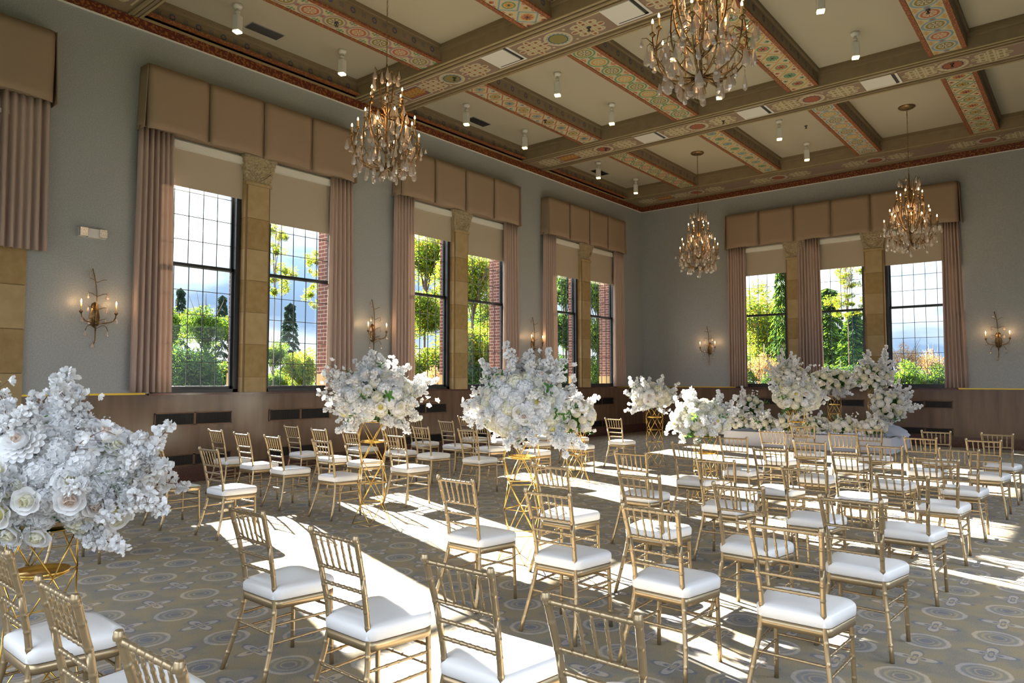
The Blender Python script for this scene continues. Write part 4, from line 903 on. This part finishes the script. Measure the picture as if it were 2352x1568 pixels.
for x, y, s_, nm in ((-3.85, 18.3, .85, 'right'), (-7.0, 18.4, .7, 'left')):
    g = random.Random(int(x*10)); b = MB(); rows = []
    for i in range(9):
        t = i/8; rows.append([((.52*s_*(1-t**1.6*.92)+.05*sin(j*2.1+i)+.06*g.random())*cos(j*2*pi/28), (.5*s_*(1-t**1.6*.92)+.05*sin(j*2.1+i)+.05*g.random())*sin(j*2*pi/28), .30*s_*t+.02*g.random()) for j in range(29)])
    for r0 in rows: r0[-1] = r0[0]
    b.grid(rows, 'tulle'); tag(b.build('tulle_mound', loc=(x, y, .355)), 'gathered white tulle heap on the %s end of the stage' % nm, 'fabric')
make_stand('gold wire frame under the left altar flowers', -6.15, 18.65, 1, 0, .355); make_stand('gold wire frame under the right altar flowers', -4.15, 18.65, 1, 0, .355); make_stand('gold wire frame under the altar garland', -5.1, 18.75, 0, 0, .355)
AX = dict(grp='altar flowers on the stage')
arrangement('altar_flowers', 'tall white flower mass at the left of the altar', 'flowers', (-6.15, 18.6, 1.72), .42, .34, .34, 44, 26, 0, 26, [(-.35, .62, 0), (-.25, .55, 0), (.22, .62, 0), (.3, .5, 0), (-.6, .25, 0), (.5, .05, 0), (-.65, .1, 0)], .3, 21, **AX)
arrangement('altar_flowers', 'tall white flower mass at the right of the altar', 'flowers', (-4.15, 18.6, 1.70), .44, .32, .34, 44, 26, 0, 26, [(-.2, .62, 0), (-.25, .55, 0), (.4, .68, 0), (.45, .55, 0), (.55, .3, 0), (-.5, -.1, 0)], .4, 23, **AX)
arrangement('altar_flowers', 'cream rose garland joining the two altar flower masses', 'flowers', (-5.12, 18.7, 1.62), .62, .26, .25, 30, 60, 0, 18, [(-.4, -.45, 0), (0, -.45, 0), (.4, -.45, 0), (.2, -.42, 0), (-.2, -.44, 0)], .9, 25, low=-.9, **AX)
arrangement('altar_flowers', 'flower mound standing low at the left end of the stage', 'flowers', (-7.05, 18.3, .88), .36, .34, .32, 30, 16, 0, 20, [(-.25, .55, 0), (-.2, .45, 0), (.3, .1, 0)], .35, 27, low=-.95, **AX)
arrangement('altar_flowers', 'flower mound standing on the tulle at the right of the stage', 'flowers', (-3.78, 18.3, 1.02), .38, .36, .34, 34, 18, 0, 22, [(.3, .55, 0), (.55, .4, 0), (.65, .2, 0), (-.3, .3, 0), (.0, -.45, 0), (.75, -.05, 0)], .4, 29, low=-.95, **AX)
for i, (x, nm) in enumerate(((-7.05, 'leftmost'), (-6.45, 'second from left'), (-5.85, 'middle'), (-5.2, 'fourth from left'), (-4.55, 'fifth from left'), (-3.98, 'rightmost'))):
    arrangement('stage_flowers', '%s clump in the low flower row along the stage front' % nm, 'flowers', (x, 17.62, .56), .31, .19, .22, 20, 14, 0, 16, [(.1, .26, 0), (-.2, .2, 0)], .5, 40+i, low=-.6, grp='low flower row along the stage front', scale=.95)
# ------------------------------------------------------------------ outside
b = MB(); b.box(-160, 60, -60, 160, -2.2, -2, 'grass'); o = b.build('ground'); o['kind'] = 'structure'
def crown_mesh(kind, seed, mats, n_=8000, ls=.088):
    g = random.Random(seed); b = MB(); blobs = []
    if kind == 'conifer':                    # whorls of drooping boughs
        for tr in range(15):
            z0 = 1-((tr+.3)/15)**1.05; L = .06+.94*(tr/14)**.85
            for q in range(8):
                a = q*pi/4+tr*.9+g.uniform(-.3, .3); LL = L*g.uniform(.7, 1.0)
                for i in range(9):
                    t = (i+.6)/9; p = Vector((LL*t*cos(a), LL*t*sin(a), z0-.055*t*t-.02*t))
                    for w_ in range(3): d = Vector((cos(a+g.uniform(-1.2, 1.2)), sin(a+g.uniform(-1.2, 1.2)), g.uniform(-.10, .02))); petal(b, p+Vector((0, 0, g.uniform(-.01, .01))), d, Vector((0, 0, 1)), .20*(.5+.6*(1-t)), .030, g.choice(mats), -.1, 1)
        return b.mesh('crown')
    for i in range(30 if kind != 'sparse' else 26):
        v = rvec(g)*g.uniform(.25, .78) if kind != 'sparse' else rvec(g)*g.uniform(.5, .9); blobs.append((v, g.uniform(.24, .38) if kind != 'sparse' else g.uniform(.12, .24)))
    for i in range(n_): c, r_ = g.choice(blobs); d = rvec(g); petal(b, c+d*r_*g.uniform(.55, 1), rvec(g), d, ls, ls*.62, g.choice(mats), .1, 1)
    return b.mesh('crown')
def trunk_mesh(kind):
    b = MB(); g = random.Random(4); b.tube([(0, 0, -1.6), (.01, 0, -.5), (0, .01, .1), (0, 0, .5 if kind != 'conifer' else .95)], [.06, .045, .03, .008], 'bark', 7)
    if kind != 'conifer':
        for i in range(12): a = i*2.4; e = Vector((cos(a)*.65, sin(a)*.65, g.uniform(-.1, .55))); b.tube([(0, 0, g.uniform(-.5, .1)), e*.5+Vector((0, 0, -.08)), e], [.018, .011, .004], 'bark', 5)
    return b.mesh('trunk')
CR = dict(yel=crown_mesh('b', 1, ['leaves_yellow', 'leaves_green', 'leaves_yellow', 'leaves_gold']), grn=crown_mesh('b', 2, ['leaves_green', 'leaves_green', 'leaves_yellow', 'leaves_dark']), dk=crown_mesh('b', 3, ['leaves_dark', 'leaves_dark', 'leaves_green']),
          org=crown_mesh('b', 4, ['leaves_orange', 'leaves_orange', 'leaves_gold'], 3000, .07), con=crown_mesh('conifer', 5, ['conifer_grey', 'conifer_grey', 'leaves_dark']), spa=crown_mesh('sparse', 6, ['leaves_green', 'leaves_yellow', 'leaves_gold'], 2600, .085), fir=crown_mesh('conifer', 8, ['leaves_dark', 'leaves_green']))
TR = {k: trunk_mesh('conifer' if k in ('con', 'fir') else 'b') for k in ('b', 'con')}
def plant(kind, px, ytop, d, wpx, label, ybase=None):
    """crown centred on image column px, its top at row ytop, distance d along the view, wpx wide"""
    ppm = 1635.18/d; p = bq(px, 869, ppm); zt = 1.63+(869-ytop)/ppm; hw = wpx/ppm/2
    o = thing('tree', label, 'tree', (p[0], p[1], -2), fr.uniform(0, 6))
    if kind in ('con', 'fir'): h = zt+2-.3; k = link('crown', CR[kind], o, (0, 0, .3), None, (hw, hw, h)); link('trunk', TR['con'], o, (0, 0, h*.5), None, (.5, .5, h*.48)); return
    zb = max(1.63+(869-(ybase or 900))/ppm-.3, -1.2); H = zt-zb; k = max(1, round(H/(2*hw)*1.15)); hz = H/(k+.25)/2*1.18
    for i in range(k):
        zc = zt-hz-(H-2*hz)*(i/(k-1) if k > 1 else 0); link('crown', CR[kind], o, (fr.uniform(-.12, .12)*hw, fr.uniform(-.12, .12)*hw, zc+2), (0, 0, fr.uniform(0, 6)), (hw*(.8+.2*min(1, i+.3)), hw*(.8+.2*min(1, i+.3)), hz))
    zc = zt-hz; link('trunk', TR['b'], o, (0, 0, zc+2), None, (min(hw, 1.6)*(.45 if kind == 'spa' else 1), min(hw, 1.6)*(.45 if kind == 'spa' else 1), (zc+2)/1.6))
plant('con', 412, 655, 60, 100, 'grey spruce top at far left through the first window'); plant('con', 508, 672, 62, 100, 'grey spruce behind the bush, beside the stone pillar')
plant('grn', 395, 688, 50, 130, 'green tree at the left edge of the first window'); plant('grn', 470, 692, 42, 160, 'green bushy tree in the first window'); plant('dk', 450, 780, 40, 220, 'dark lower shrubbery in the first window', 930)
plant('con', 664, 690, 56, 125, 'tall grey spruce alone in the first window, far pane'); plant('grn', 628, 775, 46, 90, 'green bush left of the lone spruce'); plant('yel', 700, 786, 45, 120, 'yellow autumn bush right of the lone spruce')
plant('spa', 628, 490, 34, 110, 'sparse leafy branches at the top of the first window', 670); plant('spa', 735, 560, 36, 90, 'sparse orange-tipped twigs beside the brick jamb', 700)
plant('yel', 975, 510, 44, 180, 'large yellow-green maple in the middle window', 900); plant('yel', 1085, 540, 36, 200, 'bright green maple in the middle window, far pane', 880); plant('grn', 1130, 560, 56, 160, 'green tree behind the maple', 900); plant('org', 1000, 830, 36, 110, 'orange shrub low in the middle window', 900); plant('dk', 1100, 820, 35, 150, 'dark hedge low in the middle window', 920)
plant('dk', 1300, 600, 40, 110, 'dark tree in the farthest left-wall window', 900); plant('grn', 1375, 620, 38, 120, 'green tree in the farthest left-wall window, far pane', 900)
plant('yel', 1762, 632, 44, 200, 'tall yellow-green tree in the left pane of the end window', 880); plant('fir', 1800, 560, 40, 130, 'dark drooping fir beside the left end-wall pane'); plant('org', 1755, 800, 36, 120, 'pink-orange shrub low in the left end-wall pane', 880)
plant('fir', 1905, 655, 46, 210, 'dark green fir in the middle end-wall pane'); plant('fir', 1962, 705, 42, 200, 'lower dark fir in the middle end-wall pane'); plant('spa', 1950, 590, 36, 110, 'overhanging branch in the middle end-wall pane', 720); plant('grn', 1730, 700, 52, 140, 'green tree at the left side of the end window', 880); plant('dk', 1935, 735, 52, 200, 'dark thicket behind the firs in the middle end-wall pane', 880); plant('grn', 1870, 690, 48, 100, 'green tree behind the middle curtain', 880)
plant('org', 2075, 775, 42, 110, 'orange shrub in the right end-wall pane', 880); plant('org', 2145, 790, 43, 110, 'paler orange shrub at the right end of the window', 880)
plant('dk', 1930, 828, 32, 190, 'dark hedge under the middle end-wall pane', 920); plant('grn', 2070, 818, 33, 120, 'green hedge under the right end-wall pane', 920); plant('grn', 2140, 826, 33, 120, 'green hedge at the right end of the window', 920); plant('dk', 1780, 840, 34, 100, 'dark shrub by the left pane of the end window', 920)
